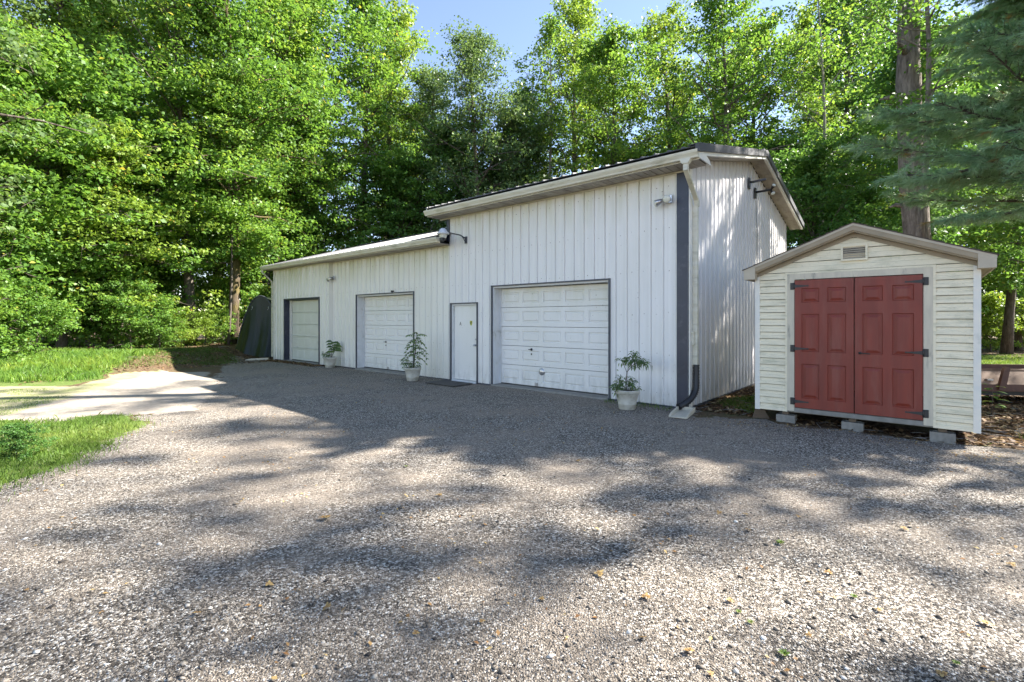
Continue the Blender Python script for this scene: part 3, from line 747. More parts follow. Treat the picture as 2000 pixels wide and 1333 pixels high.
for i in range(44):
    u = i/43*(len(P_)-1); k = min(int(u), len(P_)-2); f = u-k
    p0 = P_[max(k-1, 0)]; p1 = P_[k]; p2 = P_[k+1]; p3 = P_[min(k+2, len(P_)-1)]
    p = 0.5*((2*p1)+(-p0+p2)*f+(2*p0-5*p1+4*p2-p3)*f*f+(-p0+3*p1-3*p2+p3)*f**3)
    pts.append(p); rad.append(.062 if i % 2 else .044)
mb.tube(pts, rad, 14)
cp = mb.build('corrugated_pipe', M['rubber'], ds)
mb = MB()
rectpipe(mb, [(-17.15, -.55, EL), (-17.15, -.55, EL-.08), (-17.03, -.22, EL-.45), (-17.02, -.20, EL-.55)], .07, .05)
rectpipe(mb, [(-17.02, -.20, EL-.53), (-17.02, -.20, .12)], .07, .055)
mb.build('downspout', M['gutter'], garage)

# splash blocks
def splash(name_label, cx0, cy0, rz, L=.62, Wd=.30):
    mb = MB(); t = .03
    mb.box(-Wd/2, Wd/2, -L/2, L/2, 0, .018, .004)
    mb.prism([(-L/2, 0.018), (L/2, 0.018), (L/2, .085), (-L/2+.12, .06), (-L/2, .03)], 0, -Wd/2, -Wd/2+t)
    mb.prism([(-L/2, 0.018), (L/2, 0.018), (L/2, .085), (-L/2+.12, .06), (-L/2, .03)], 0, Wd/2-t, Wd/2)
    mb.box(-Wd/2+t, Wd/2-t, L/2-t, L/2, .018, .08)
    o = mb.build('splash_block', M['greyframe'] if Wd < .4 else M['white'])
    o.location = (cx0, cy0, gz1(cx0, cy0)+.01); o.rotation_euler = (0, 0, rz)
    return tag(o, name_label, 'splash block')
splash('pale concrete splash tray under the black corrugated drain pipe', 2.93, 8.30, R(-31), .70, .30)
splash('white splash tray on the ground beside the dark green shelter', *loc2w(-17.1, -.75)[:2], R(-75), .8, .22)

# door mat
mb = MB(); mb.box(-.55, .55, -.32, .32, 0, .022, .008)
for i in range(10): mb.box(-.5, .5, -.29+i*.06, -.26+i*.06, .022, .026)
o = mb.build('doormat', M['mat']); xx, yy, _ = loc2w(-5.95, -.50); o.location = (xx, yy, gz1(xx, yy)+.012); o.rotation_euler = (0, 0, ANG)
tag(o, 'flat dark grey mat on the gravel before the narrow white entry door', 'doormat')

# ---------------------------------------------------------------- shed
SH = Vector((4.053, 8.0)); SW = 2.655; SD = 3.0
shed = empty('garden_shed', (SH.x, SH.y, 0), ANG, 'small cream vinyl garden shed with red double doors and a low gable roof', 'shed')
SZ0 = .18; SE = 2.40; SP = 3.05; SLP = .40; SM = SW/2
def gtop(x): return SE + SLP*(SM-abs(x-SM)) - 0.02
DX0, DX1, DZ0, DZ1 = .555, 2.105, .26, 2.27
def course(mb, x0, x1, z, h, side=False, step=.022):
    # one lap: bottom edge proud
    zt = z+h
    a0, a1 = x0, x1
    def lim(zz):   # horizontal extent below the gable at height zz
        if zz <= SE-.02: return x0, x1
        d = (zz-(SE-.02))/SLP; return max(x0, d), min(x1, SW-d)
    l0, l1 = lim(z), lim(zt)
    if l0[0] >= l0[1]-.01: return
    if l1[0] >= l1[1]: m_ = (l0[0]+l0[1])/2; l1 = (m_-.001, m_+.001)
    pr = [(-step, z), (-step*.85, z+h*.45), (-step*.35, z+h*.5), (-.003, zt-.0085), (.022, zt-.0075)]
    V = []
    V2 = [(l0[0], .022, z), (l0[1], .022, z)]
    for i, (yy_, zz) in enumerate(pr):
        f = (zz-z)/h; V += [(l0[0]+(l1[0]-l0[0])*f, yy_, zz), (l0[1]+(l1[1]-l0[1])*f, yy_, zz)]
    V = V2+V
    mb.add(V, [(2*i, 2*i+1, 2*i+3, 2*i+2) for i in range(len(pr))])
mb = MB()
hc = (2.395-SZ0)/21
for i in range(21):
    z = SZ0+i*hc
    course(mb, .05, DX0-.128, z, hc); course(mb, DX1+.128, SW-.05, z, hc)
for i in range(5): course(mb, .012, SW-.012, 2.395+i*.155, .155)
sf = mb.build('wall', M['vinyl'], shed, fix=False)
mb = MB()     # side and rear walls, laps on the right side
def sidewall(xx, sgn):
    z = SZ0
    while z < SE-.05:
        mb.add([(xx, .0, z), (xx, SD, z), (xx+sgn*.014, SD, z), (xx+sgn*.014, 0, z), (xx+sgn*.012, 0, z+.05), (xx+sgn*.012, SD, z+.05), (xx, SD, z+hc), (xx, 0, z+hc)], [(0, 1, 2, 3), (3, 2, 5, 4), (4, 5, 6, 7)]); z += hc
sidewall(0.004, -1); sidewall(SW-.004, 1)
mb.prism([(0, SZ0), (SW, SZ0), (SW, SE), (SM, SP-.12), (0, SE)], 1, SD, SD+.03)
mb.build('wall', M['vinyl'], shed)
mb = MB(); 
mb.box(-.018, .055, -.022, .004, SZ0-.01, SE-.03); mb.box(SW-.055, SW+.018, -.022, .004, SZ0-.01, SE-.03)
mb.box(-.020, .002, .004, .06, SZ0-.01, SE-.06); mb.box(SW-.002, SW+.020, .004, .06, SZ0-.01, SE-.06)
mb.split('corner_trim', M['white'], shed)
mb = MB()     # door frame and J channel
y0 = -.030
mb.box(DX0-.10, DX0, y0, .02, .20, DZ1+.09); mb.box(DX1, DX1+.10, y0, .02, .20, DZ1+.09); mb.box(DX0, DX1, y0-.001, .02, DZ1+.004, DZ1+.092)
mb.build('door_frame', M['greyframe'], shed)
mb = MB()
mb.box(DX0-.128, DX0-.10, -.026, .01, SZ0, DZ1+.12); mb.box(DX1+.10, DX1+.128, -.026, .01, SZ0, DZ1+.12); mb.box(DX0-.10, DX1+.10, -.026, .01, DZ1+.092, DZ1+.12)
mb.build('frame_channel', M['vinyl'], shed)
mb = MB(); mb.box(DX0, DX1, -.028, .05, .185, .255, .004); mb.box(0, SW, .004, .03, SZ0-.005, SZ0+.03); mb.build('door_sill', M['concrete'], shed)
# doors
def shed_door(a, b):
    mb = MB(); wd = b-a
    cols = [(a+wd*.125, a+wd*.43), (a+wd*.57, a+wd*.875)]
    H0 = DZ0+.006; H = DZ1-.008-H0
    rows = [(H0+H*.075, H0+H*.345), (H0+H*.44, H0+H*.735), (H0+H*.825, H0+H*.935)]
    grid_panel(mb, a+.003, b-.003, H0, H0+H, cols, rows, -.040, .045, .015, .001, .020, .036)
    return mb.build('door', M['red'], shed, fix=False)
DM = (DX0+DX1)/2
dl = shed_door(DX0+.004, DM-.003); dr = shed_door(DM+.003, DX1-.004)
def strap(side, z, parent, sag=0.0):
    mb = MB(); s = -1 if side == 'L' else 1
    xe = DX0 if side == 'L' else DX1
    mb.box(min(xe, xe+s*.055), max(xe, xe+s*.055), -.040, -.032, z-.055, z+.055, .002)
    xi = xe - s*.19
    mb.prism([(xe-s*.006, z-.03), (xe-s*.03, z-.022), (xi+s*.03, z-.009), (xi, z-.012), (xi-s*.01, z), (xi, z+.012), (xi+s*.03, z+.009), (xe-s*.03, z+.022), (xe-s*.006, z+.03)], 1, -.048, -.041)
    mb.tube([(xe, -.045, z-.05), (xe, -.045, z+.05)], .009, 8)
    mb.build('hinge', M['black'], parent)
for z in (.36, 1.19, 2.17): strap('L', z, dl); strap('R', z, dr)
mb = MB(); hx = DM+.07; hz = 1.155
mb.lathe([(0, 0), (.02, 0), (.02, .008), (0, .010)], (0, 0, 0), 12); mb.v = [(hx+p[0], -.040-p[2], hz+p[1]) for p in mb.v]
mb.tube([(hx, -.045, hz), (hx, -.075, hz), (hx+.03, -.08, hz), (hx+.12, -.08, hz-.004)], .008, 8); mb.build('handle', M['black'], dr)
# gable vent
vz0, vz1, vx0, vx1 = 2.545, 2.725, SM-.135, SM+.135
mb = MB(); t = .028
mb.box(vx0-t, vx0, -.045, .0, vz0-t, vz1+t); mb.box(vx1, vx1+t, -.045, .0, vz0-t, vz1+t); mb.box(vx0, vx1, -.044, .0, vz1, vz1+t); mb.box(vx0, vx1, -.044, 0, vz0-t, vz0)
vf = mb.build('gable_vent', M['vinyl'], shed)
mb = MB()
for i in range(6):
    z = vz0+.012+i*.029; mb.prism([(-.040, z-.004), (-.037, z-.006), (-.017, z+.014), (-.020, z+.016)], 0, vx0, vx1)
mb.build('louvres', M['taupelight'], vf)
mb = MB(); mb.box(vx0, vx1, -.0165, -.0145, vz0, vz1); mb.build('vent_screen', M['black'], vf)
# roof
ov = .15; ze = 2.45
RZ = lambda x: SP - SLP*abs(x-SM)
mb = MB()
for s in (-1, 1):
    x_e = SM + s*(SM+ov+.02)
    P1 = (SM, RZ(SM)); P2 = (x_e, RZ(x_e))
    for k in range(9):     # shingle courses
        fa, fb = k/9, (k+1)/9
        xa, xb = SM+(x_e-SM)*fa, SM+(x_e-SM)*fb
        za, zb_ = RZ(xa)+.006, RZ(xb)+.016
        V = [(xa, yy_, zz) for yy_ in (-.19, SD+.15) for zz in (za-.012, za)] + [(xb, yy_, zz) for yy_ in (-.19, SD+.15) for zz in (RZ(xb)-.004, zb_)]
        mb.add(V, [(1, 5, 7, 3), (0, 2, 6, 4), (0, 4, 5, 1), (2, 3, 7, 6), (4, 6, 7, 5)])
mb.build('roof', M['shingle'], shed, fix=False)
mb = MB()
def rafter(x0, x1, y0, y1, d0, d1):
    V = [(x, yy_, RZ(x)+d) for x in (x0, x1) for yy_ in (y0, y1) for d in (d0, d1)]
    mb.add(V, [(0, 1, 3, 2), (4, 6, 7, 5), (0, 4, 5, 1), (2, 3, 7, 6), (0, 2, 6, 4), (1, 5, 7, 3)])
for s in (-1, 1):
    rafter(SM, SM+s*(SM+ov), -.175, -.150, -.105, -.008)
    rafter(SM, SM+s*(SM+.02), -.150, -.014, -.125, -.095)     # soffit
    rafter(SM, SM+s*(SM-.0), -.030, -.016, -.185, -.127)
mb.build('fascia', M['taupe'], shed)
mb = MB()
for s in (-1, 1): rafter(SM, SM+s*(SM+ov+.004), -.183, -.176, -.038, .0)
for s in (-1, 1):
    xa, xb = sorted((SM+s*(SM-.02), SM+s*(SM+ov)))
    zz = [RZ(SM+s*(SM-.02))-.04, RZ(SM+s*(SM+ov))-.04]
    lo = 2.30
    xin, xout = SM+s*(SM-.02), SM+s*(SM+ov)
    V = [(xin, yy_, z_) for yy_ in (-.182, -.024) for z_ in (lo, RZ(xin)-.039)] + [(xout, yy_, z_) for yy_ in (-.182, -.024) for z_ in (lo, RZ(xout)-.039)]
    mb.add(V, [(0, 1, 3, 2), (4, 6, 7, 5), (0, 4, 5, 1), (2, 3, 7, 6), (0, 2, 6, 4), (1, 5, 7, 3)])
    mb.box(min(xout, xout-s*.02), max(xout, xout-s*.02), -.02, SD+.1, lo, RZ(xout)-.02)
mb.build('eave_box', M['taupelight'], shed)
mb = MB(); mb.box(SW+.02, SW+ov-.02, -.02, SD, 2.31, 2.325); mb.box(-ov+.02, -.02, -.02, SD, 2.31, 2.325); mb.build('soffit', M['taupe'], shed)
mb = MB()
for xx in (.42, 1.30, 2.30): mb.box(xx-.045, xx+.045, .02, SD-.02, .125, SZ0-.008, .004)
mb.box(.02, SW-.02, .034, SD-.04, SZ0-.006, SZ0+.06)
mb.build('skid', M['wood'], shed)
sw = lambda x, y: (SH.x+x*.758+y*.652, SH.y-x*.653+y*.758)
mb = MB()
mb.box(-.20, .20, -.10, .10, -.03, .0, .0)
for a, b in ((-.20, -.165), (-.02, .02), (.165, .20)): mb.box(a, b, -.099, .099, .0, .118)
mb.box(-.165, -.02, -.10, -.065, .0, .118); mb.box(.02, .165, -.10, -.065, .0, .118); mb.box(-.165, -.02, .065, .10, .0, .118); mb.box(.02, .165, .065, .10, .0, .118)
mb.box(-.165, .165, -.064, .064, .0, .10)
blk = None
for k, (xx, yy_, lb) in enumerate(((.42, .10, 'grey concrete block carrying the left end of the shed front'), (1.30, .10, 'grey concrete block under the middle of the red doors'), (2.30, .10, 'grey concrete block carrying the right end of the shed front'))):
    if k == 0: o = blk = mb.build('concrete_block', M['concrete'])
    else: o = blk.copy(); C.objects.link(o)
    p = sw(xx, yy_); o.location = (p[0], p[1], .0); o.rotation_euler = (0, 0, ANG); o.scale = (.66, .9, 1)
    tag(o, lb, 'concrete block', 'concrete blocks under the shed')
mb = MB(); mb.prism([(-.12, 0), (.14, 0), (.05, .16), (-.08, .15)], 1, -.02, .02)
o = mb.build('wood_offcut', M['wood']); p = sw(.03, .12); o.location = (p[0], p[1], 0.0); o.rotation_euler = (R(12), 0, ANG+R(20))
tag(o, 'dark broken board end wedged under the left corner of the shed', 'board')

# ---------------------------------------------------------------- leaves
def unit(v): return v/np.maximum(np.linalg.norm(v, axis=1, keepdims=True), 1e-9)
def leaves(centers, crad, nper, L, rng, flat=.55, upb=1.0, aspect=.72, tone_c=None, outward=.6, droop=.15):
    N = len(centers); idx = np.repeat(np.arange(N), nper); M_ = len(idx)
    d = unit(rng.normal(size=(M_, 3))); r = rng.random(M_)**.5
    off = d*r[:, None]*crad[idx][:, None]; off[:, 2] *= flat
    p = centers[idx]+off
    n = unit(rng.normal(size=(M_, 3))*.75 + np.array([0, 0, upb]) + d*.35)
    a = rng.normal(size=(M_, 3)) + d*outward; a[:, 2] -= droop
    a = unit(a - n*np.sum(a*n, 1, keepdims=True)); s = np.cross(n, a)
    l = L*(.6+.8*rng.random(M_))[:, None]; wd = l*aspect
    v0 = p - a*l*.5; v1 = p + s*wd*.5 + n*l*.08 - a*l*.05; v2 = p + a*l*.5 - n*l*.12; v3 = p - s*wd*.5 + n*l*.08 - a*l*.05
    V = np.stack([v0, v1, v2, v3], 1).reshape(-1, 3); Fq = np.arange(M_*4).reshape(-1, 4)
    if tone_c is None: tone_c = rng.random(N)
    tone = np.clip(.25+.35*tone_c[idx]+.28*(rng.random(M_)-.3), 0, .93)
    tone = np.where(rng.random(M_) < .012, 1.0, tone)
    return V, Fq, np.repeat(tone, 4)
def tree_meshes(name, H, cb, Rr, nb, nc, nl, L, seed, r0=.2, shape='oval', lean=(0, 0), cr=.5, lmat='leaf', bmat='bark', fork=False, flat=.5, wob=.12):
    rng = np.random.default_rng(seed); mb = MB()
    k = 9; tp = []; 
    ph = rng.random(4)*6.28
    def tpos(h):
        f = h/H
        return np.array([lean[0]*f*H + wob*H*.1*(math.sin(f*5+ph[0])-math.sin(ph[0])), lean[1]*f*H + wob*H*.1*(math.sin(f*4+ph[1])-math.sin(ph[1])), h])
    hs = np.linspace(-.15, H*.97, k)
    rads = [r0*(1.25 if i == 0 else 1)*(1-.88*(i/(k-1))**1.1) for i in range(k)]
    mb.tube([tpos(h_) for h_ in hs], rads, 10, True)
    cen = []; cra = []; tc = []
    for i in range(nb):
        t_ = (i+.5)/nb; t_ = t_**.9
        h_ = cb+(H-cb)*t_
        if shape == 'oval': Lb = Rr*(math.sin(math.pi*(.14+.80*t_))**.75)
        elif shape == 'cone': Lb = Rr*(1-.85*t_)
        elif shape == 'wide': Lb = Rr*(math.sin(math.pi*(.3+.62*t_))**.6)
        else: Lb = Rr*(math.sin(math.pi*(.06+.88*t_))**.6)
        Lb *= .7+.55*rng.random()
        az = i*2.399+rng.normal()*.4; el = R(5+50*t_+rng.normal()*12)
        dx = np.array([math.cos(az)*math.cos(el), math.sin(az)*math.cos(el), math.sin(el)])
        p = tpos(h_); pts = [p]; q = p.copy(); dd = dx.copy()
        for s_ in range(4):
            dd = dd+rng.normal(size=3)*.16; dd[2] += -.10 if s_ > 1 else .05; dd /= np.linalg.norm(dd)
            q = q+dd*Lb/4; pts.append(q.copy())
        rb = max(.012, r0*.30*(1-.7*t_)*(Lb/Rr))
        mb.tube(pts, [rb, rb*.8, rb*.6, rb*.4, rb*.15], 5, False)
        P3 = np.array(pts); tb = rng.random()
        for c in range(nc):
            u = (.12+.88*rng.random()**.85)*4; kk = min(int(u), 3); f = u-kk
            b_ = P3[kk]*(1-f)+P3[kk+1]*f
            o_ = rng.normal(size=3)*np.array([.30, .30, .16])*Lb*.55
            e = b_+o_
            cen.append(e); cra.append(cr*(.7+.6*rng.random())); tc.append(.55*tb+.45*rng.random())
            if c % 3 == 0: mb.tube([b_, (b_+e)/2+rng.normal(size=3)*.05, e], [rb*.35+.004, rb*.2+.003, .003], 4, False)
    cen = np.array(cen); cra = np.array(cra)
    V, Fq, tone = leaves(cen, cra, nl, L, rng, flat=flat, tone_c=np.array(tc))
    me = np_mesh(name+'_crown', V, Fq, tone, M[lmat])
    tm = bpy.data.meshes.new(name+'_trunk'); tm.from_pydata([tuple(v) for v in mb.v], [], mb.f); tm.polygons.foreach_set('use_smooth', mb.sm); tm.materials.append(M[bmat])
    return tm, me
KIND = {}
def kind(key, tree_name, *a, **k): KIND[key] = (tree_name,)+tree_meshes(key, *a, **k)
#            H    cb  R   nb nc nl  leaf seed
kind('tall_a', 'maple_tree', 19, 3.4, 4.0, 66, 11, 34, .17, 11, r0=.26, cr=.62)
kind('tall_b', 'maple_tree', 21, 4.2, 3.6, 64, 11, 32, .17, 12, r0=.24, cr=.60, bmat='bark')
kind('tall_c', 'slender_tree', 20, 6.0, 2.8, 46, 8, 34, .16, 13, r0=.17, cr=.58, lmat='leafbright', bmat='barkpale')
kind('tall_d', 'broadleaf_tree', 20, 5.0, 4.2, 52, 9, 34, .17, 14, r0=.28, cr=.62, lmat='leafbright', shape='wide')
kind('mid_a', 'understory_tree', 8.5, 1.0, 3.0, 48, 10, 42, .14, 15, r0=.12, cr=.50, shape='col', flat=.4)
kind('mid_b', 'understory_tree', 7.0, .6, 2.8, 44, 10, 44, .13, 16, r0=.10, cr=.48, lmat='leafbright', shape='col', flat=.4)
kind('dense', 'oak_tree', 15, 2.0, 3.6, 64, 10, 44, .115, 17, r0=.24, cr=.52, lmat='leafdark', shape='oval')
kind('shrub_a', 'shrub', 2.2, .15, 1.5, 30, 7, 40, .09, 18, r0=.04, cr=.30, shape='wide')
kind('shrub_b', 'shrub', 1.5, .1, 1.3, 26, 7, 40, .08, 19, r0=.03, cr=.26, lmat='leafbright', shape='wide')
kind('shade', 'broadleaf_tree', 14, 4.0, 3.8, 46, 7, 8, .17, 33, r0=.14, cr=.30, bmat='bark', shape='wide')
kind('veil', 'understory_tree', 12.5, 4.3, 2.8, 52, 9, 34, .15, 41, r0=.06, cr=.55, shape='oval')
kind('sparse', 'slender_tree', 19, 7.0, 2.6, 36, 7, 22, .15, 20, r0=.15, cr=.55, lmat='leaf', bmat='barkpale')
def plant(key, x, y, label, cat='tree', sc=1.0, rz=None, group=None, lmat=None, bmat=None, z=None, sz=None, seed=[0]):
    seed[0] += 1; rnd = random.Random(seed[0]*7+3)
    nm, tm, cm = KIND[key]
    if rz is None: rz = rnd.random()*6.28
    o = empty(nm, (x, y, gz1(x, y)-.02 if z is None else z), rz, label, cat, group)
    o.scale = tuple(sc) if hasattr(sc, '__len__') else (sc, sc, sz or sc*(.95+.1*rnd.random()))
    t_ = link('trunk' if cat == 'tree' else 'stems', tm, o); c_ = link('crown' if cat == 'tree' else 'foliage', cm, o)
    for ob, mt in ((c_, lmat), (t_, bmat)):
        if mt: ob.material_slots[0].link = 'OBJECT'; ob.material_slots[0].material = M[mt]
    return o
# ---------------------------------------------------------------- trees (px, depth)
def P(px, Y): return PX(px, Y), Y
GW = 'trees of the wood left of the garage'
# left edge, nearest foliage
plant('dense', -12.4, 9.2, 'large dark leaved tree at the extreme left edge reaching over the lawn', sc=.95, lmat='leafdark', bmat='bark')
for px, Y, key, sc, lb in (
    (20, 16.8, 'mid_a', 1.1, 'bushy green tree with leaves to the ground at the left edge'),
    (-90, 14.8, 'tall_a', .62, 'bushy bright tree cut by the left edge of the view above the grass bank'),
    (120, 18.5, 'mid_a', 1.25, 'low leafy tree right of the bushy one at the left edge'),
    (215, 19.5, 'mid_b', 1.1, 'low spreading green tree above the dark hollow in the undergrowth'),
    (285, 22.5, 'mid_a', 1.05, 'low leafy tree left of the bare grey trunk by the shelter'),
    (410, 27.5, 'mid_a', 1.05, 'low leafy tree filling the gap left of the mossy trunk'),
    (560, 29.0, 'mid_a', 1.1, 'low leafy tree behind the far left roof corner of the garage')):
    x, y = P(px, Y); plant(key, x, y, lb, sc=sc)
for px, Y, key, sc, lb, bm in (
    (371, 22.5, 'tall_b', .95, 'tall tree with a bare grey trunk rising from undergrowth left of the green shelter', 'bark'),
    (452, 23.5, 'tall_a', 1.0, 'tall tree with a thick mossy sunlit trunk just left of the dark green shelter', 'barkmoss'),
    (95, 22.0, 'tall_d', .95, 'tall yellow green tree over the left end of the grass bank', None),
    (220, 23.5, 'tall_a', 1.05, 'tall maple behind the grass bank left of the bare grey trunk', None),
    (-40, 20.0, 'tall_d', .85, 'tall bright tree partly cut by the left edge of the view', None),
    (515, 27.5, 'tall_b', 1.1, 'tall dark trunked tree standing behind the left end of the low roof', None),
    (610, 30.0, 'tall_a', 1.12, 'broad tall maple with dense leaves above the low roof', None),
    (300, 29.0, 'tall_c', 1.1, 'slender pale barked tree showing through the crowns at left', None),
    (700, 33.0, 'tall_b', 1.15, 'tall green tree above the middle of the low roof', None),
    (775, 36.0, 'tall_d', 1.15, 'tall light green tree left of the blue sky gap', None),
    (160, 31.0, 'tall_b', 1.1, 'tall tree in the second row above the grass bank', None)):
    x, y = P(px, Y); plant(key, x, y, lb, sc=sc, bmat=bm)
for px, Y, key, sc, lb, lm in (
    (925, 31.0, 'dense', 1.22, 'dense dark green tree below the blue sky gap behind the roof step', 'leafdark'),
    (855, 35.0, 'dense', 1.2, 'dark green tree just left of the dense one below the sky gap', 'leafdark'),
    (1070, 33.0, 'sparse', 1.18, 'thin tree with loose crown standing right of the blue sky gap', None),
    (1015, 37.0, 'dense', 1.25, 'dark tree behind the left half of the tall roof', 'leafcool'),
    (1130, 36.0, 'tall_d', 1.2, 'tall light green tree behind the thin loose crowned one by the sky gap', None),
    (1000, 34.0, 'mid_a', 1.6, 'understory tree between the dense dark trees behind the roof step', 'leafdark'),
    (880, 33.0, 'mid_a', 1.5, 'understory tree just left of the roof step', 'leafcool'),
    (790, 31.0, 'mid_a', 1.35, 'understory tree above the right end of the low roof', 'leafcool'),
    (1190, 30.0, 'tall_a', 1.0, 'tall green tree above the middle of the tall roof', None),
    (1290, 34.0, 'tall_d', 1.12, 'tall sunlit yellow green tree above the tall roof', None),
    (1400, 26.0, 'tall_d', .98, 'tall forked yellow green tree behind the front peak of the gable', 'leaf'),
    (1480, 31.0, 'tall_a', 1.1, 'tall green tree behind the gable peak', None),
    (1590, 24.0, 'sparse', .95, 'thin pale trunked tree between the gable and the large pine trunk', 'leaf'),
    (1640, 29.0, 'tall_b', 1.05, 'tall green tree left of the large pine trunk', 'leafcool'),
    (1560, 36.0, 'tall_c', 1.15, 'slender sunlit tree beyond the rear eave of the gable', None),
    (1700, 33.0, 'tall_d', 1.1, 'tall bright tree directly behind the large pine trunk', None),
    (1590, 20.5, 'mid_a', .95, 'low green tree between the gable rear eave and the red door shed', 'leafcool'),
    (1690, 21.5, 'mid_a', .80, 'low green tree above the shed roof peak', 'leafcool'),
    (1800, 24.0, 'mid_b', .95, 'low sunlit tree behind the right half of the shed roof', 'leaf'),
    (1530, 27.0, 'mid_a', 1.3, 'leafy understory tree tucked behind the rear eave of the gable', 'leafcool'),
    (1120, 33.0, 'mid_b', 1.35, 'bright understory tree showing just above the tall roof', None),
    (1250, 32.0, 'mid_a', 1.4, 'green understory tree showing just above the tall roof left of the forked tree', None),
    (965, 41.0, 'mid_a', 1.5, 'far understory tree behind the dense dark tree', 'leafdark')):
    x, y = P(px, Y); plant(key, x, y, lb, sc=sc, lmat=lm)
plant('veil', PX(446, 22.4), 22.4, 'thin stemmed leafy tree screening the upper part of the mossy trunk', sc=1.0)
plant('veil', PX(560, 28.0), 28.0, 'thin stemmed leafy tree directly behind the left end of the low roof', sc=1.05)
plant('veil', PX(1770, 18.5), 18.5, 'thin stemmed leafy tree just behind the large pine trunk', sc=1.0, lmat='leafcool')
# right edge, beyond the back lawn
for px, Y, key, sc, lb, bm, lm in (
    (1966, 24.5, 'tall_b', .85, 'straight thin trunked tree beyond the back lawn right of the shed', 'bark', None),
    (1990, 27.0, 'tall_c', .95, 'slightly leaning tree just behind the straight thin trunk right of the shed', 'bark', None),
    (2025, 22.5, 'tall_a', .85, 'dark rough trunked tree at the right edge beyond the back lawn', 'bark', None),
    (1860, 30.0, 'tall_d', .95, 'tall bright tree far behind the right eave of the shed', None, None),
    (1925, 31.0, 'mid_b', 1.1, 'sunlit low tree beyond the back lawn left of the straight thin trunk', None, None),
    (2060, 30.0, 'mid_b', 1.2, 'sunlit low tree at the right edge far beyond the back lawn', None, None),
    (2120, 33.0, 'mid_a', 1.3, 'low tree beyond the back lawn outside the right edge', None, None)):
    x, y = P(px, Y); plant(key, x, y, lb, sc=sc, bmat=bm, lmat=lm)
plant('sparse', 10.55, 12.8, 'thin tree whose loose bright leaves cross the large pine trunk behind the shed', sc=.75, bmat='barkpine')
# deep wood: rows beyond
BACK = [(-260, 34), (-130, 38), (-20, 42), (60, 36), (140, 44), (250, 38), (340, 44), (420, 36), (500, 42), (580, 38), (660, 46), (740, 44),
        (820, 52), (900, 50), (980, 55), (1150, 44), (1230, 48), (1340, 44), (1430, 40), (1520, 46), (1620, 42), (1710, 44), (1790, 40), (1880, 42), (1960, 44), (2050, 40), (2150, 44), (2280, 40)]
for i, (px, Y) in enumerate(BACK):
    if i % 3 == 1 and 500 < px < 2000: continue
    x, y = P(px, Y); k_ = ('tall_b', 'tall_a', 'tall_c', 'tall_d')[i % 4]
    low = 830 < px < 1010
    if low and i % 2: continue
    plant(k_ if not low else 'dense', x, y, 'tall tree deep in the wood showing only in gaps between nearer crowns', sc=(1.15 if not low else 1.3), group='trees deep in the wood', lmat=('leaf', 'leafcool', 'leafbright', 'leaf')[i % 4])
for i in range(20):
    px = -150+i*118; Y = 34+(i*7 % 9)
    if i % 2 and 650 < px < 1900: continue
    x, y = P(px, Y); plant('mid_a' if i % 2 else 'mid_b', x, y, 'low tree deep in the wood filling the shade between trunks', sc=1.35, group='low trees deep in the wood', lmat=('leafcool', 'leaf')[i % 2])
# shade trees to the right and behind the viewer (outside the frame, they cast the dappled shade)
for i, (x, y, key, sc, lm) in enumerate(SHADE if 'SHADE' in globals() else [
    (11.5, -1.6, 'shade', .9, 'leaf'), (23.0, 5.2, 'shade', 1.75, 'leaf'), (26.0, 2.6, 'shade', 1.8, 'leaf'), (24.0, 12.8, 'shade', 1.6, 'leaf'), (19.0, 9.4, 'shade', 1.15, 'leaf'), (20.5, 7.0, 'shade', (.75, .75, 1.7), 'leaf'), (14.6, 13.2, 'tall_b', .58, 'leafcool')]):
    plant(key, x, y, 'tall roadside tree outside the right edge shading the gravel yard', sc=sc, group='shade trees outside the frame', lmat=lm, z=-.05, rz=i*1.3)
# undergrowth
SH_ = [(70, 15.6, 'shrub_a', .8, 'bright low shrub on the left end of the grass bank'), (-20, 14.6, 'shrub_a', 1.0, 'sunlit shrub at the left edge of the grass bank'),
       (190, 19.5, 'shrub_a', 1.25, 'dark green shrub in the hollow behind the grass bank'), (255, 18.8, 'shrub_a', .95, 'rounded green shrub at the right end of the grass bank'),
       (312, 19.6, 'shrub_a', .75, 'green shrub left of the bare grey trunk'), (350, 20.9, 'shrub_b', .75, 'pale green shrub at the foot of the bare grey trunk'),
       (400, 22.0, 'shrub_b', .8, 'sunlit shrub between the bare grey trunk and the mossy trunk'), (432, 22.6, 'shrub_a', .6, 'green shrub at the left foot of the dark green shelter'),
       (130, 21.0, 'shrub_a', 1.5, 'tall green shrub behind the middle of the grass bank'), (40, 18.5, 'shrub_a', 1.5, 'tall green shrub behind the left end of the grass bank'),
       (285, 22.5, 'shrub_a', 1.6, 'large shrub in the shade behind the rounded shrub'), (480, 25.5, 'shrub_a', 1.5, 'shrub in the shade behind the dark green shelter'),
       (1935, 26.0, 'shrub_b', 1.5, 'sunlit shrub at the far edge of the back lawn beside the shed'), (1975, 29.0, 'shrub_a', 1.6, 'green shrub at the far edge of the back lawn between the trunks'),
       (2030, 26.5, 'shrub_b', 1.5, 'sunlit shrub at the far edge of the back lawn at the right edge'), (1560, 17.5, 'shrub_a', 1.3, 'green shrub behind the rear corner of the gable wall')]
for px, Y, key, sc, lb in SH_:
    x, y = P(px, Y); plant(key, x, y, lb, 'shrub', sc=sc)
x, y = G(18, 905); plant('shrub_b', x-.12, y+.2, 'small leafy shrub on the lawn at the left edge', 'shrub', sc=.22, lmat='leafcool')

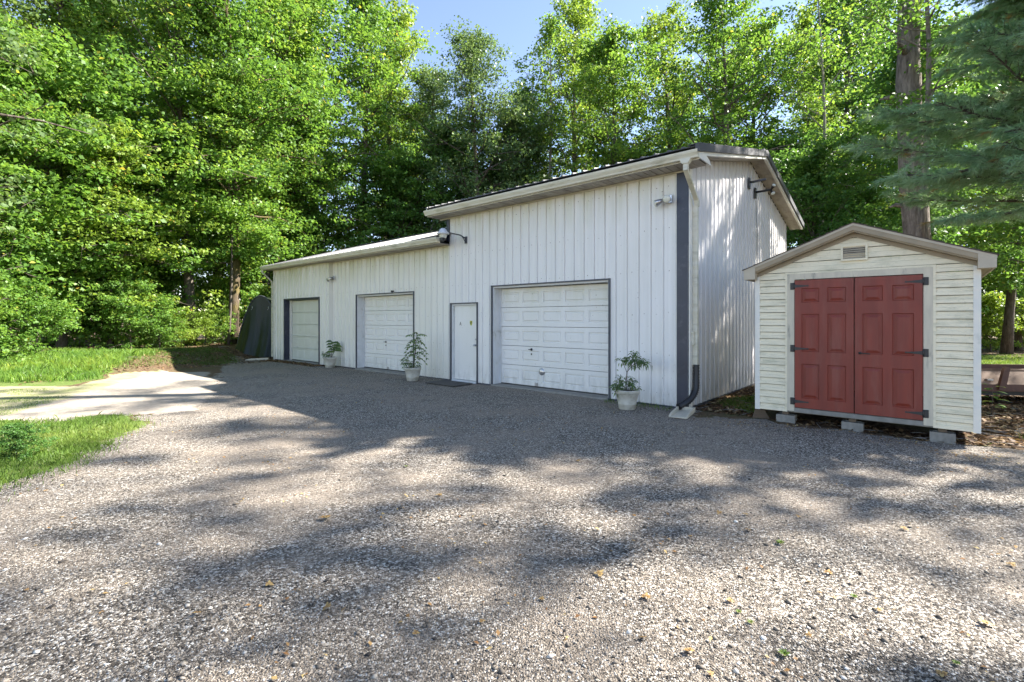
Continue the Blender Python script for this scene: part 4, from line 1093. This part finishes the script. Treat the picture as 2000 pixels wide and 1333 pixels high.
# ---------------------------------------------------------------- pines
def pine_big():
    # old pine: bare leaning trunk behind the shed, crown above the frame
    root = empty('pine_tree', (11.62, 13.7, -.05), 0, 'large old pine with thick plated bare trunk rising behind the shed roof', 'tree')
    mb = MB()
    pts = []; rad = []
    for i in range(26):
        z = -.1+i*.85; f = z/21
        pts.append((.08-.62*f*1.5+.10*math.sin(z*.55), .12*math.sin(z*.4), z)); rad.append(.37*(1-.62*f)+.06*math.exp(-z*1.5)+.02*math.sin(i*2.1))
    mb.tube(pts, rad, 18)
    for z, az, ln in ((6.3, 200, .5), (7.9, 170, .45), (9.1, 215, .6), (4.9, 160, .3), (10.3, 20, .8)):
        f = z/21; c_ = Vector((.08-.62*f*1.5+.1*math.sin(z*.55), .12*math.sin(z*.4), z)); d = Vector((math.cos(R(az)), math.sin(R(az)), .25))
        mb.tube([c_, c_+d*(.3+ln*.5), c_+d*(.3+ln)+Vector((0, 0, -.1))], [.10, .06, .02], 7)
    mb.build('trunk', M['barkpine'], root, fix=False)
    return root
def needle_crown(name, H, cb, Rr, nbr, ntuft, seed, nn=34, L=.13, side=None, droopf=.25, wN=.009):
    rng = np.random.default_rng(seed); mb = MB(); cen = []; dirs = []
    hs = np.linspace(0, H, 10); mb.tube([(0.05*math.sin(h_), 0, h_) for h_ in hs], [.30*(1-.9*h_/H)+.02 for h_ in hs], 10)
    for i in range(nbr):
        t_ = (i+.5)/nbr; h_ = cb+(H-cb)*t_
        az = i*2.399+rng.normal()*.25
        if side is not None and i % 3: az = side+rng.normal()*.55
        Lb = Rr*(1-.75*t_)*(.8+.35*rng.random())
        dd = np.array([math.cos(az), math.sin(az), .12]); q = np.array([0, 0, h_]); pts = [q]
        for s_ in range(7):
            dd = dd+rng.normal(size=3)*.07; dd[2] -= droopf*.16 if s_ < 4 else -.05; dd /= np.linalg.norm(dd); q = q+dd*Lb/7; pts.append(q)
        mb.tube(pts, [.05*(1-.12*k) for k in range(8)], 6, False)
        P3 = np.array(pts)
        for c in range(ntuft):
            u = (.22+.78*rng.random())*7; k = min(int(u), 6); f = u-k; b_ = P3[k]*(1-f)+P3[k+1]*f
            ax = P3[k+1]-P3[k]; ax /= np.linalg.norm(ax)
            lat = np.cross(ax, [0, 0, 1]); sgn = 1 if rng.random() < .5 else -1
            tw = ax*.7+lat*sgn*(.4+.6*rng.random())+np.array([0, 0, -.15+.25*rng.random()]); tw /= np.linalg.norm(tw)
            reach = (.15+.85*rng.random())*Lb*.28*(1.25-u/7*.8)
            e = b_+tw*reach
            if c % 2 == 0: mb.tube([b_, e], [.010, .005], 4, False)
            cen.append(e); dirs.append(tw)
            if reach > .35: cen.append(b_+tw*reach*.62); dirs.append(tw)
    cen = np.array(cen); dirs = np.array(dirs); N = len(cen)
    idx = np.repeat(np.arange(N), nn); M_ = len(idx)
    d = unit(dirs[idx]*1.0 + rng.normal(size=(M_, 3))*.55)
    b0 = cen[idx]-dirs[idx]*(rng.random(M_)*.14)[:, None]
    l = L*(.75+.45*rng.random(M_))[:, None]; s = unit(np.cross(d, rng.normal(size=(M_, 3))))*wN
    tip = b0+d*l; tip[:, 2] -= l[:, 0]*.18
    mid = b0+d*l*.5
    V = np.stack([b0-s*.5, b0+s*.5, tip], 1).reshape(-1, 3)
    tone = np.repeat(np.clip(.2+.4*np.repeat(rng.random(N), nn)+.3*rng.random(M_), 0, .92), 3)
    tone = np.where(np.repeat(np.repeat(rng.random(N) < .025, nn), 3), 1.0, tone)
    me = np_mesh(name+'_needles', V, np.arange(M_*3).reshape(-1, 3), tone, M['needle'])
    tm = bpy.data.meshes.new(name+'_limbs'); tm.from_pydata([tuple(v) for v in mb.v], [], mb.f); tm.polygons.foreach_set('use_smooth', mb.sm); tm.materials.append(M['bark'])
    return tm, me
pb = pine_big()
tm, me = needle_crown('old_pine', 9, 0.5, 3.4, 26, 40, 51, nn=26, L=.16)
o = link('crown', me, pb); o.location = (-.95, 0, 13.5)
o = link('limbs', tm, pb); o.location = (-.95, 0, 13.5)
tm, me = needle_crown('soft_pine', 11.5, 3.6, 4.35, 94, 100, 52, nn=32, L=.15, side=R(186), wN=.010)
pn = empty('pine_tree', (11.75, 9.2, 0), 0, 'white pine with soft blue green needles hanging over the right end of the shed', 'tree')
link('crown', me, pn); link('trunk', tm, pn)

# ---------------------------------------------------------------- fabric shelter
sh = empty('storage_shelter', (-11.05, 20.65, gz1(-11.05, 20.6)-.02), 0, 'dark green fabric storage shelter with arched top left of the garage', 'shelter')
def arch(wb, hgt, n=26):
    pts = []
    for i in range(n+1):
        a = math.pi*i/n; c, s_ = math.cos(a), max(0.0, math.sin(a))
        x = -c; z = s_
        ww = wb*(abs(x)**.85)*(1 if x > 0 else -1)*(.62+.38*(1-s_)**1.4)
        pts.append((ww, hgt*(s_**.72)))
    return pts
A0 = arch(1.06, 2.62)
mb = MB(); n = len(A0); NY = 12
V = []
for j in range(NY+1):
    yy_ = .55+j*.30; bl_ = -.012*math.sin(j*math.pi) 
    sag = .03*abs(math.sin(j*math.pi/4))
    for x, z in A0: V.append((x*(1-sag*.5), yy_, z*(1-sag*.35)))
mb.add(V, [(j*n+i, j*n+i+1, (j+1)*n+i+1, (j+1)*n+i) for j in range(NY) for i in range(n-1)], True)
mb.add([(x, .55+NY*.30, z) for x, z in A0], [tuple(range(n))])
mb.build('cover', M['canvas'], sh, fix=False)
mb = MB(); rows = 10; V = []      # leaning front panel with flared foot and folds
for r_ in range(rows+1):
    f = r_/rows
    for i, (x, z) in enumerate(A0):
        zz = z*(1-f); lean_ = max(0.0, 1-zz/2.62)
        fold = (.06*math.sin(x*8+f*2)+.025*math.sin(x*21+1))*f*(1 if abs(x) < 1 else .4)
        V.append((x*(1-.0*f)*(1+.02*f) - .30*f*0 , .55-.55*lean_**1.2*(f*.999+.0)*1.0+fold, zz))
mb.add(V, [(j*n+i, (j+1)*n+i, (j+1)*n+i+1, j*n+i+1) for j in range(rows) for i in range(n-1)], True)
mb.build('front_panel', M['canvas'], sh, fix=False)
mb = MB(); mb.tube([(x*1.012, .54, z*1.008) for x, z in A0], .022, 6, False); mb.build('seam_piping', M['darktrim'], sh)
mb = MB(); 
for a in (-.28, .42): mb.tube([(a, .40, 2.16), (a+.02, .37, 2.08), (a-.01, .35, 2.02)], .010, 5)
mb.build('tie_cord', M['white'], sh)

# ---------------------------------------------------------------- rusty trailer right of the shed
trl = empty('utility_trailer', (8.72, 9.35, 0), R(-6), 'rusty brown steel trailer tub with sloping tan side just right of the shed', 'trailer')
mb = MB()
ty = -.0
prof = [(-.02, .30), (.10, .28), (1.05, .28), (1.05, .66), (1.02, .66), (1.02, .31), (.10, .31), (.03, .60), (-.0, .60)]
mb.prism([(0, .26), (1.2, .26), (1.2, .30), (0, .30)], 0, .05, 2.6)
mb.prism([(-.02, .28), (.02, .28), (.02, .40), (-.02, .40)], 0, .05, 2.6)
mb.prism([(1.18, .28), (1.22, .28), (1.26, .68), (1.22, .68)], 0, .0, 2.6)
mb.build('tub', M['rust'], trl)
mb = MB()
V = [(.0, -.02, .40), (2.6, -.02, .40), (2.6, .16, .66), (.10, .16, .66)]
mb.add(V + [(p[0], p[1]+.025, p[2]) for p in V], [(0, 1, 2, 3), (4, 7, 6, 5), (0, 4, 5, 1), (1, 5, 6, 2), (2, 6, 7, 3), (3, 7, 4, 0)])
mb.tube([(.09, .17, .665), (2.62, .17, .665)], .018, 8)
mb.build('side_panel', M['tan'], trl)
mb = MB(); mb.prism([(.60, .30), (.72, .30), (.80, .72), (.76, .745), (.70, .72)], 1, -.06, .0); mb.build('stake_post', M['rust'], trl)
mb = MB(); mb.box(.44, .54, -.012, .06, .47, .50); mb.build('reflector', M['chrome'], trl)
mb = MB(); mb.box(.1, 2.6, .2, .28, .16, .27); mb.box(.1, 2.6, .92, 1.0, .16, .27); mb.build('frame', M['black'], trl)
mb = MB(); mb.lathe([(0, -.07), (.10, -.07), (.17, -.075), (.21, -.05), (.21, .05), (.17, .075), (.10, .07), (0, .07)], (0, 0, 0), 24)
mb.v = [(1.7+p[0], .1+p[2], .21+p[1]) for p in mb.v]; mb.build('wheel', M['black'], trl)

# ---------------------------------------------------------------- potted plants
def leafquad(Vl, Fl, base, d, L, wd, up=(0, 0, 1), droop=.3):
    d = Vector(d).normalized(); up = Vector(up); s = d.cross(up)
    s = s.normalized() if s.length > .05 else Vector((1, 0, 0)); nrm = s.cross(d)
    b = Vector(base); o = len(Vl)
    P0 = b; Pm = b+d*L*.5+nrm*L*.04; Pt = b+d*L - Vector((0, 0, 1))*L*droop*.5
    for p in (P0, b+d*L*.3+s*wd*.42+nrm*.012, b+d*L*.65+s*wd*.42, Pt, b+d*L*.65-s*wd*.42, b+d*L*.3-s*wd*.42+nrm*.012, Pm): Vl.append(tuple(p))
    Fl += [(o, o+1, o+6), (o+1, o+2, o+6), (o+2, o+3, o+6), (o+3, o+4, o+6), (o+4, o+5, o+6), (o+5, o, o+6)]
def leafmesh(name, Vl, Fl, mat, parent, seed=1):
    rng = np.random.default_rng(seed); nl = len(Vl)//7
    tone = np.repeat(np.clip(.15+.75*rng.random(nl), 0, .95), 7)
    return link(name, np_mesh(name, np.array(Vl), np.array(Fl), tone, M[mat]), parent)
def pot(label, x, y, r=.225, h=.36):
    z = gz1(x, y)+.004
    root = empty('potted_plant', (x, y, z), 0, label, 'potted plant')
    mb = MB(); k = r/.225; q = h/.36
    mb.lathe([(0, 0), (.140*k, 0), (.150*k, .008), (.163*k, .095*q), (.170*k, .102*q), (.166*k, .112*q), (.198*k, .262*q), (.206*k, .268*q), (.203*k, .280*q), (.212*k, .288*q), (.225*k, .30*q), (.228*k, .345*q), (.222*k, .36*q), (.205*k, .36*q), (.195*k, .33*q)], (0, 0, 0), 32)
    mb.build('pot', M['pot'], root, fix=False)
    mb = MB(); mb.lathe([(0, .335*q), (.1*k, .34*q), (.2*k, .33*q)], (0, 0, 0), 20); mb.build('soil', M['soil'], root, fix=False)
    return root
rnd = random.Random(5)
# pot 3: young citrus-like plant beside the big door
xx, yy = G(1225, 800); r3 = pot('cream pot with a leaning leafy young tree right of the largest garage door', xx, yy)
mb = MB(); Vl, Fl = [], []
main = [(-.02, 0, .33), (-.02, .01, .52), (0.0, .01, .68), (.10, 0, .80), (.24, 0, .88)]
mb.tube(main, [.011, .010, .008, .006, .004], 6)
mb.tube([(0, .01, .66), (-.05, .03, .80), (-.10, .02, .92)], [.006, .004, .003], 5); mb.tube([(.08, 0, .78), (.10, .03, .95), (.12, .02, 1.04)], [.006, .004, .003], 5)
def clump(c, rad, n, L=.085, wd=.03, droop=.5):
    for _ in range(n):
        d = Vector((rnd.gauss(0, 1), rnd.gauss(0, 1), rnd.gauss(.1, .7))).normalized()
        b = Vector(c)+Vector((d.x*rad[0], d.y*rad[1], d.z*rad[2]))*rnd.random()**.5
        leafquad(Vl, Fl, b, (d.x, d.y, d.z*.6-.25), L*(.7+.6*rnd.random()), wd, (rnd.gauss(0, .4), rnd.gauss(0, .4), 1), droop)
clump((.13, 0, .90), (.17, .14, .09), 150); clump((.32, 0, .84), (.10, .08, .07), 40); clump((-.10, .02, .88), (.10, .08, .06), 26); clump((.12, .02, 1.02), (.05, .05, .05), 16)
clump((.10, 0, .78), (.14, .1, .05), 26)
for k in range(7):
    leafquad(Vl, Fl, (.22+.035*k, rnd.gauss(0, .05), .82), (.25, 0, -1), .12, .03)
for k in range(9):
    bx, by = rnd.gauss(-.05, .10), rnd.gauss(0, .08); hh = .10+.22*rnd.random()
    mb.tube([(bx, by, .33), (bx+rnd.gauss(0, .05), by, .36+hh)], [.005, .003], 4); clump((bx, by, .40+hh*.5), (.06, .06, hh*.6), 17, .075, .026)
clump((-.20, -.05, .42), (.09, .1, .07), 60, .06, .024); clump((.17, -.05, .38), (.06, .08, .05), 22, .05, .02); clump((-.23, -.08, .32), (.04, .06, .06), 16, .05, .02)
mb.build('stem', M['bark'], r3); leafmesh('foliage', Vl, Fl, 'leafdark', r3, 3)
# pot 2: tall layered plant with drooping compound leaves
xx, yy = G(806, 745); r2 = pot('cream pot with a tall plant of drooping layered leaves between second door and entry door', xx, yy)
mb = MB(); Vl, Fl = [], []
mb.tube([(.02, 0, .33), (.05, 0, .6), (.08, .01, .9), (.10, 0, 1.28)], [.016, .013, .010, .006], 7)
for k in range(20):
    z = .62+.033*k+rnd.gauss(0, .02); az = k*2.4+.3; L_ = .33*(1-.25*k/20)*(.85+.3*rnd.random()); bx = .05+.05*(z-.6)/.7
    dx, dy = math.cos(az), math.sin(az); pts = []
    for s_ in range(6):
        f = s_/5; pts.append(Vector((bx+dx*L_*f, dy*L_*f, z+.06*math.sin(f*2.2)-.19*f*f*(1 if k < 17 else .1))))
    mb.tube(pts, [.004]*6, 4, False)
    for s_ in range(1, 6):
        for q in (-1, 1): leafquad(Vl, Fl, pts[s_], (dx*.5-dy*q*.8, dy*.5+dx*q*.8, -.45), .10, .045)
    leafquad(Vl, Fl, pts[5], (dx, dy, -.5), .09, .035)
clump((-.14, -.02, .45), (.15, .12, .10), 130, .065, .026); clump((-.22, 0, .56), (.10, .08, .06), 30, .06, .022); clump((.13, -.04, .42), (.09, .1, .08), 40, .06, .028)
mb.build('stem', M['bark'], r2); leafmesh('foliage', Vl, Fl, 'leafdark', r2, 4)
# pot 1: broad leaves
xx, yy = G(644.5, 719); r1 = pot('cream pot with a few broad dark leaves between the first and second garage doors', xx, yy)
mb = MB(); Vl, Fl = [], []
for sx, top in ((.06, .86), (.16, .80)):
    mb.tube([(.04, 0, .33), (sx, 0, .6), (sx+.03, 0, top)], [.010, .008, .005], 6)
    for k in range(9):
        z = .52+(top-.5)*k/8; az = (0 if k % 2 else math.pi)+rnd.gauss(0, .5); d = Vector((math.cos(az), math.sin(az)*.6, .12))
        leafquad(Vl, Fl, (sx+.02, 0, z), d, .25*(.8+.3*rnd.random()), .13, (0, -.75, 1), .55)
clump((-.11, -.02, .43), (.12, .1, .10), 150, .06, .02); clump((-.20, 0, .48), (.07, .06, .07), 30, .06, .02)
mb.build('stem', M['bark'], r1); leafmesh('foliage', Vl, Fl, 'leafdark', r1, 5)
# sapling right of the shed
x, y = G(1936, 815); sp = empty('sapling', (x, y, 0), 0, 'young leafy sapling in front of the rusty trailer beside the shed', 'plant')
mb = MB(); Vl, Fl = [], []
mb.tube([(0, 0, 0), (.02, 0, .25), (.03, 0, .52)], [.006, .005, .003], 5)
for k in range(15):
    z = .16+.027*k; az = k*2.4; d = (math.cos(az), math.sin(az), .05); leafquad(Vl, Fl, (.02+d[0]*.04, d[1]*.04, z), d, .17*(.8+.5*rnd.random()), .085, (0, 0, 1), .3)
mb.build('stem', M['bark'], sp); leafmesh('foliage', Vl, Fl, 'leaf', sp, 6)

# ---------------------------------------------------------------- grass, litter, stones
rng = np.random.default_rng(77)
def sample(poly, n, dens=None):
    p = np.array(poly); lo, hi = p.min(0), p.max(0)
    out = []; tot = 0
    while tot < n:
        q = lo+(hi-lo)*rng.random((n*2, 2)); q = q[inpoly(q[:, 0], q[:, 1], poly)]
        if dens is not None: q = q[rng.random(len(q)) < dens(q[:, 0], q[:, 1])]
        out.append(q); tot += len(q)
        if len(out) > 60: break
    return np.concatenate(out)[:n]
def grass(name, label, pts, hmin, hmax, wd, toneoff=0, mat='grass'):
    n = len(pts); z = gz(pts[:, 0], pts[:, 1]); az = rng.random(n)*6.28
    cl = fbm(pts[:, 0]*1.3, pts[:, 1]*1.3, 44)
    h = (hmin+(hmax-hmin)*rng.random(n))*(.6+.9*cl)
    b = np.stack([pts[:, 0], pts[:, 1], z-.005], 1); s = np.stack([np.cos(az), np.sin(az), 0*az], 1)*(wd*.5)
    ln = rng.normal(size=(n, 2))*.35; m_ = b+np.stack([ln[:, 0]*h*.35, ln[:, 1]*h*.35, h*.6], 1); t_ = b+np.stack([ln[:, 0]*h*1.3, ln[:, 1]*h*1.3, h], 1)
    V = np.stack([b-s, b+s, m_+s*.7, t_, m_-s*.7], 1).reshape(-1, 3)
    Fq = (np.arange(n)*5)[:, None]+np.array([[0, 1, 2, 3, 4]])
    tone = np.repeat(np.clip(.15+.75*fbm(pts[:, 0]*.9, pts[:, 1]*.9, 55)+.3*(rng.random(n)-.5)+toneoff, 0, 1), 5)
    o = link(name, np_mesh(name, V, Fq, tone, M[mat])); return tag(o, label, 'grass', kind='stuff')
edge = lambda x, y: np.clip(.25+.9*fbm(x*1.1, y*1.1, 66), 0, 1)**1.5
def jig(p, a=.12): return p+rng.normal(size=p.shape)*a
grass('grass', 'short green lawn grass at the left edge of the gravel', jig(sample([(-14, 3.2), (-5.05, 3.2), (-4.98, 5.56), (-5.4, 6.54), (-5.72, 7.45), (-6.66, 8.2), (-7.5, 7.7), (-14, 7.7)], 100000, lambda x, y: np.clip(.25+1.3*fbm(x*1.5, y*1.5, 66), 0, 1)*np.clip(6.5/np.maximum(y, 1), .4, 1)), .13), .025, .075, .007)
grass('tall_grass', 'tall bright grass on the bank behind the sunlit patch', jig(sample([(-24, 12.6), (-12.6, 12.5), (-11.2, 12.9), (-11.9, 14.4), (-12.6, 17.2), (-24, 18)], 42000), .1), .05, .22, .016, .05, 'leaf')
grass('sunlit_patch_grass', 'thin overexposed grass on the sunlit patch', sample([(-16, 7.8), (-8.6, 8.1), (-10.2, 11.9), (-17, 11.5)], 5000, lambda x, y: (fbm(x*.9, y*.9, 71) > .52)*1.0), .015, .04, .008, .15)  # blade tone lifted to go with the painted sunlit patch
grass('back_grass', 'sunlit lawn grass beyond the shed', jig(sample([(11.5, 13.6), (12.8, 21.5), (26, 22.5), (24, 12.2)], 26000), .08), .04, .10, .014, .1)
P1 = jig(sample([loc2w(.15, .9)[:2], loc2w(1.0, .3)[:2], loc2w(1.05, 2.2)[:2], loc2w(.5, 2.4)[:2]], 2600), .05)
P2 = sample([loc2w(-1.6, -.35)[:2], loc2w(-.25, -.35)[:2], loc2w(-.25, -.04)[:2], loc2w(-1.6, -.04)[:2]], 170)
P4_ = jig(sample([(-12.6, 12.6), (-11.2, 15.8), (-10.4, 18.4), (-11.6, 20.0), (-16, 20), (-13.5, 14)], 15000, lambda x, y: (fbm(x*1.2, y*1.2, 19) > .38)*1.0), .08)
P3_ = sample([(6.2, 5.7), (8.3, 5.6), (8.6, 7.4), (6.6, 6.6)], 900, lambda x, y: (fbm(x*2.4, y*2.4, 15) > .53)*1.0)
grass('weedy_grass', 'sparse green weeds along the foot of the buildings and in the leaf litter', np.concatenate([P1, P2, P3_, P4_]), .03, .09, .010, -.05)
def flatleaves(name, pts, Lm, mat, label=None, cat='leaf litter', zoff=.012, curl=.5):
    n = len(pts); z = gz(pts[:, 0], pts[:, 1])+zoff*(.3+rng.random(n))
    az = rng.random(n)*6.28; L = Lm*(.5+rng.random(n)); 
    a = np.stack([np.cos(az), np.sin(az), rng.normal(size=n)*.25], 1)*L[:, None]; s = np.stack([-np.sin(az), np.cos(az), rng.normal(size=n)*.25], 1)*(L*.62)[:, None]
    c = np.stack([pts[:, 0], pts[:, 1], z], 1); up = np.array([0, 0, 1.])*(L*curl*.3)[:, None]
    V = np.stack([c-a*.5, c-a*.1+s*.5+up, c+a*.5+up*.5, c-a*.1-s*.5+up], 1).reshape(-1, 3)
    me_ = np_mesh(name, V, np.arange(n*4).reshape(-1, 4), np.repeat(rng.random(n)**1.2, 4), M[mat])
    if label is None: return me_
    return tag(link(name, me_), label, cat, kind='stuff')
lit = [sample([loc2w(.04, .05)[:2], loc2w(1.12, .0)[:2], loc2w(1.12, 7)[:2], loc2w(.04, 7)[:2]], 4200),
       sample([(4.2, 7.85), (6.0, 6.35), (6.9, 6.0), (9.6, 6.9), (11.5, 9.0), (9.5, 12), (8.1, 8.6), (6.2, 6.9), (4.6, 8.1)], 6500),
       sample([(-12.3, 12.0), (-11.0, 15.6), (-9.4, 18.4), (-9.8, 20.2), (-12, 21), (-16, 20), (-13.5, 14)], 2600),
       sample([loc2w(-16.9, -.75)[:2], loc2w(-12.6, -.65)[:2], loc2w(-12.6, -.2)[:2], loc2w(-16.9, -.2)[:2]], 1600),
       sample([(-22, 17), (-12, 16), (-9, 24), (-22, 25)], 3500)]
flatleaves('leaf_litter', np.concatenate(lit), .075, 'litter', 'brown fallen leaves covering the ground beside the buildings and under the trees')
# twigs in the litter
mb = MB()
for q in np.concatenate([lit[0][:60], lit[1][:110], lit[2][:80]]):
    a = rnd.random()*6.28; L_ = .15+.45*rnd.random(); z = gz1(q[0], q[1])+.015
    mb.tube([(q[0], q[1], z), (q[0]+math.cos(a)*L_*.5, q[1]+math.sin(a)*L_*.5, z+.02), (q[0]+math.cos(a+.3)*L_, q[1]+math.sin(a+.3)*L_, z)], [.006, .005, .003], 4)
tag(mb.build('twigs', M['barkpale'], fix=False), 'thin dead twigs lying among the fallen leaves', 'twigs', kind='stuff')
dr = [sample([(-5.0, 2), (-5, 6), (-6, 8.2), (-8, 13), (-10, 17), (3, 8.4), (4.6, 7.3), (7, 5.5), (9, 4), (4, 1.6), (-3, 1.6)], 1500, lambda x, y: (fbm(x*1.1, y*1.1, 61) > .47)*1.0),
      sample([(2.2, 8.2), (4.1, 7.9), (6.0, 6.3), (7.6, 5.2), (8.5, 3.8), (6.8, 4.4), (5.6, 5.6), (4.0, 7.2)], 700, lambda x, y: (fbm(x*1.6, y*1.6, 63) > .45)*1.0)]
flatleaves('leaf_scraps', np.concatenate(dr), .026, 'autumn', 'small dry scraps of leaf scattered thinly over the gravel')
mb = MB()
for q in sample([(-4.5, 2), (-5, 6), (-6, 9), (3, 8), (6.5, 5.6), (6, 3), (2, 1.8)], 90):
    a = rnd.random()*6.28; L_ = .04+.16*rnd.random()**2; z = gz1(q[0], q[1])+.008
    mb.tube([(q[0], q[1], z), (q[0]+math.cos(a)*L_*.5, q[1]+math.sin(a)*L_*.5, z+.008), (q[0]+math.cos(a+.4)*L_, q[1]+math.sin(a+.4)*L_, z)], [.0025, .002, .0015], 4)
tag(mb.build('twig_bits', M['bark'], fix=False), 'short thin twigs scattered on the open gravel', 'twigs', kind='stuff')
# single leaves and weeds on the gravel
fl = None
SPOT = [(635, 1014), (525, 1146), (672, 1192), (810, 1235), (1170, 1122), (1258, 1245), (1348, 1047), (1405, 1000), (1456, 1004), (1697, 975), (1768, 1034), (1618, 1118), (1424, 1170), (1716, 1190), (1920, 1216), (1580, 1240), (1390, 1315), (1840, 1318), (1975, 1106), (1281, 934), (860, 968), (1262, 1165), (1460, 1035), (1560, 1010), (940, 1210), (1060, 1165), (1130, 900), (1175, 838), (640, 1190), (90, 960), (1345, 1270), (385, 1205)]
for k, (px, py) in enumerate(SPOT):
    x, y = G(px, py)
    if fl is None:
        Vl, Fl = [], []
        for a in (0, .9, -.9, 1.9, -1.9): leafquad(Vl, Fl, (0, 0, .012), (math.cos(a), math.sin(a), .1), .055 if a else .08, .04, (0, 0, 1), -.1)
        mesh_a = leafmesh('fallen_leaf', Vl, Fl, 'autumn', None, 9); o = fl = mesh_a
    else: o = fl.copy(); C.objects.link(o)
    s_ = .30+.32*rnd.random() if k else .95
    o.location = (x, y, gz1(x, y)+.008); o.rotation_euler = (rnd.gauss(0, .2), rnd.gauss(0, .2), rnd.random()*6.28); o.scale = (s_, s_, s_)
    if k == 0: tag(o, 'largest fallen leaf, curled and tan, lying on the gravel left of centre', 'leaf', 'fallen leaves on the gravel')
    else: tag(o, 'small orange brown fallen leaf on the open gravel', 'leaf', 'fallen leaves on the gravel')
wd_ = None
for k, (px, py) in enumerate([(1443, 1192), (1466, 1213), (1524, 1060), (1668, 1163), (1532, 1275), (1868, 1296), (793, 910), (1620, 826), (1735, 842), (1933, 868)]):
    x, y = G(px, py)
    if wd_ is None:
        Vl, Fl = [], []
        for a in range(9): leafquad(Vl, Fl, (0, 0, .005), (math.cos(a*.7), math.sin(a*.7), .5+.4*rnd.random()), .05, .016, (0, 0, 1), .4)
        o = wd_ = leafmesh('weed', Vl, Fl, 'grass', None, 10)
    else: o = wd_.copy(); C.objects.link(o)
    s_ = .45+.5*rnd.random(); o.location = (x, y, gz1(x, y)); o.rotation_euler = (0, 0, rnd.random()*6.28); o.scale = (s_, s_, s_)
    tag(o, 'tiny green weed sprouting from the gravel', 'weed', 'weeds sprouting in the gravel')
# loose stones
n = 95000
Y = 1.7/(1-rng.random(n)*.83)**.95; X = (rng.random(n)*2-1)*1.16*Y
ok = inpoly(X, Y, GRAVEL) & (rng.random(n) < np.clip(.25+2.6*(fbm(X*.8, Y*.8, 91)-.33), .22, 1)); X, Y = X[ok], Y[ok]; n = len(X)
r = (.0030+.0045*rng.random(n)**2.2)*(.72+.075*Y); bigs = rng.random(n) < .018; r = np.where(bigs, .009+.009*rng.random(n)**2, r)
base = np.array([[1, 0, 0], [-1, 0, 0], [0, 1, 0], [0, -1, 0], [0, 0, 1], [0, 0, -1]], float)
Fo = np.array([[0, 2, 4], [2, 1, 4], [1, 3, 4], [3, 0, 4], [2, 0, 5], [1, 2, 5], [3, 1, 5], [0, 3, 5]])
Vs = base[None]*(.65+.7*rng.random((n, 6, 1)))+rng.normal(size=(n, 6, 3))*.22
az = rng.random(n)*6.28; ca, sa = np.cos(az)[:, None], np.sin(az)[:, None]
vx, vy = Vs[..., 0]*1.25, Vs[..., 1]*.9
Vs = np.stack([vx*ca-vy*sa, vx*sa+vy*ca, Vs[..., 2]*.62], -1)*r[:, None, None]
Vs += np.stack([X, Y, gz(X, Y)+r*.25], 1)[:, None]
Fs = (np.arange(n)*6)[:, None, None]+Fo[None]
tone = np.clip(rng.normal(.5, .24, n), 0, 1); tone = np.where(rng.random(n) < .03, 1, tone)
tag(link('loose_stones', np_mesh('loose_stones', Vs.reshape(-1, 3), Fs.reshape(-1, 3), np.repeat(tone, 6), M['stone'])), 'loose crushed stone chips spread over the gravel yard', 'gravel', kind='stuff')
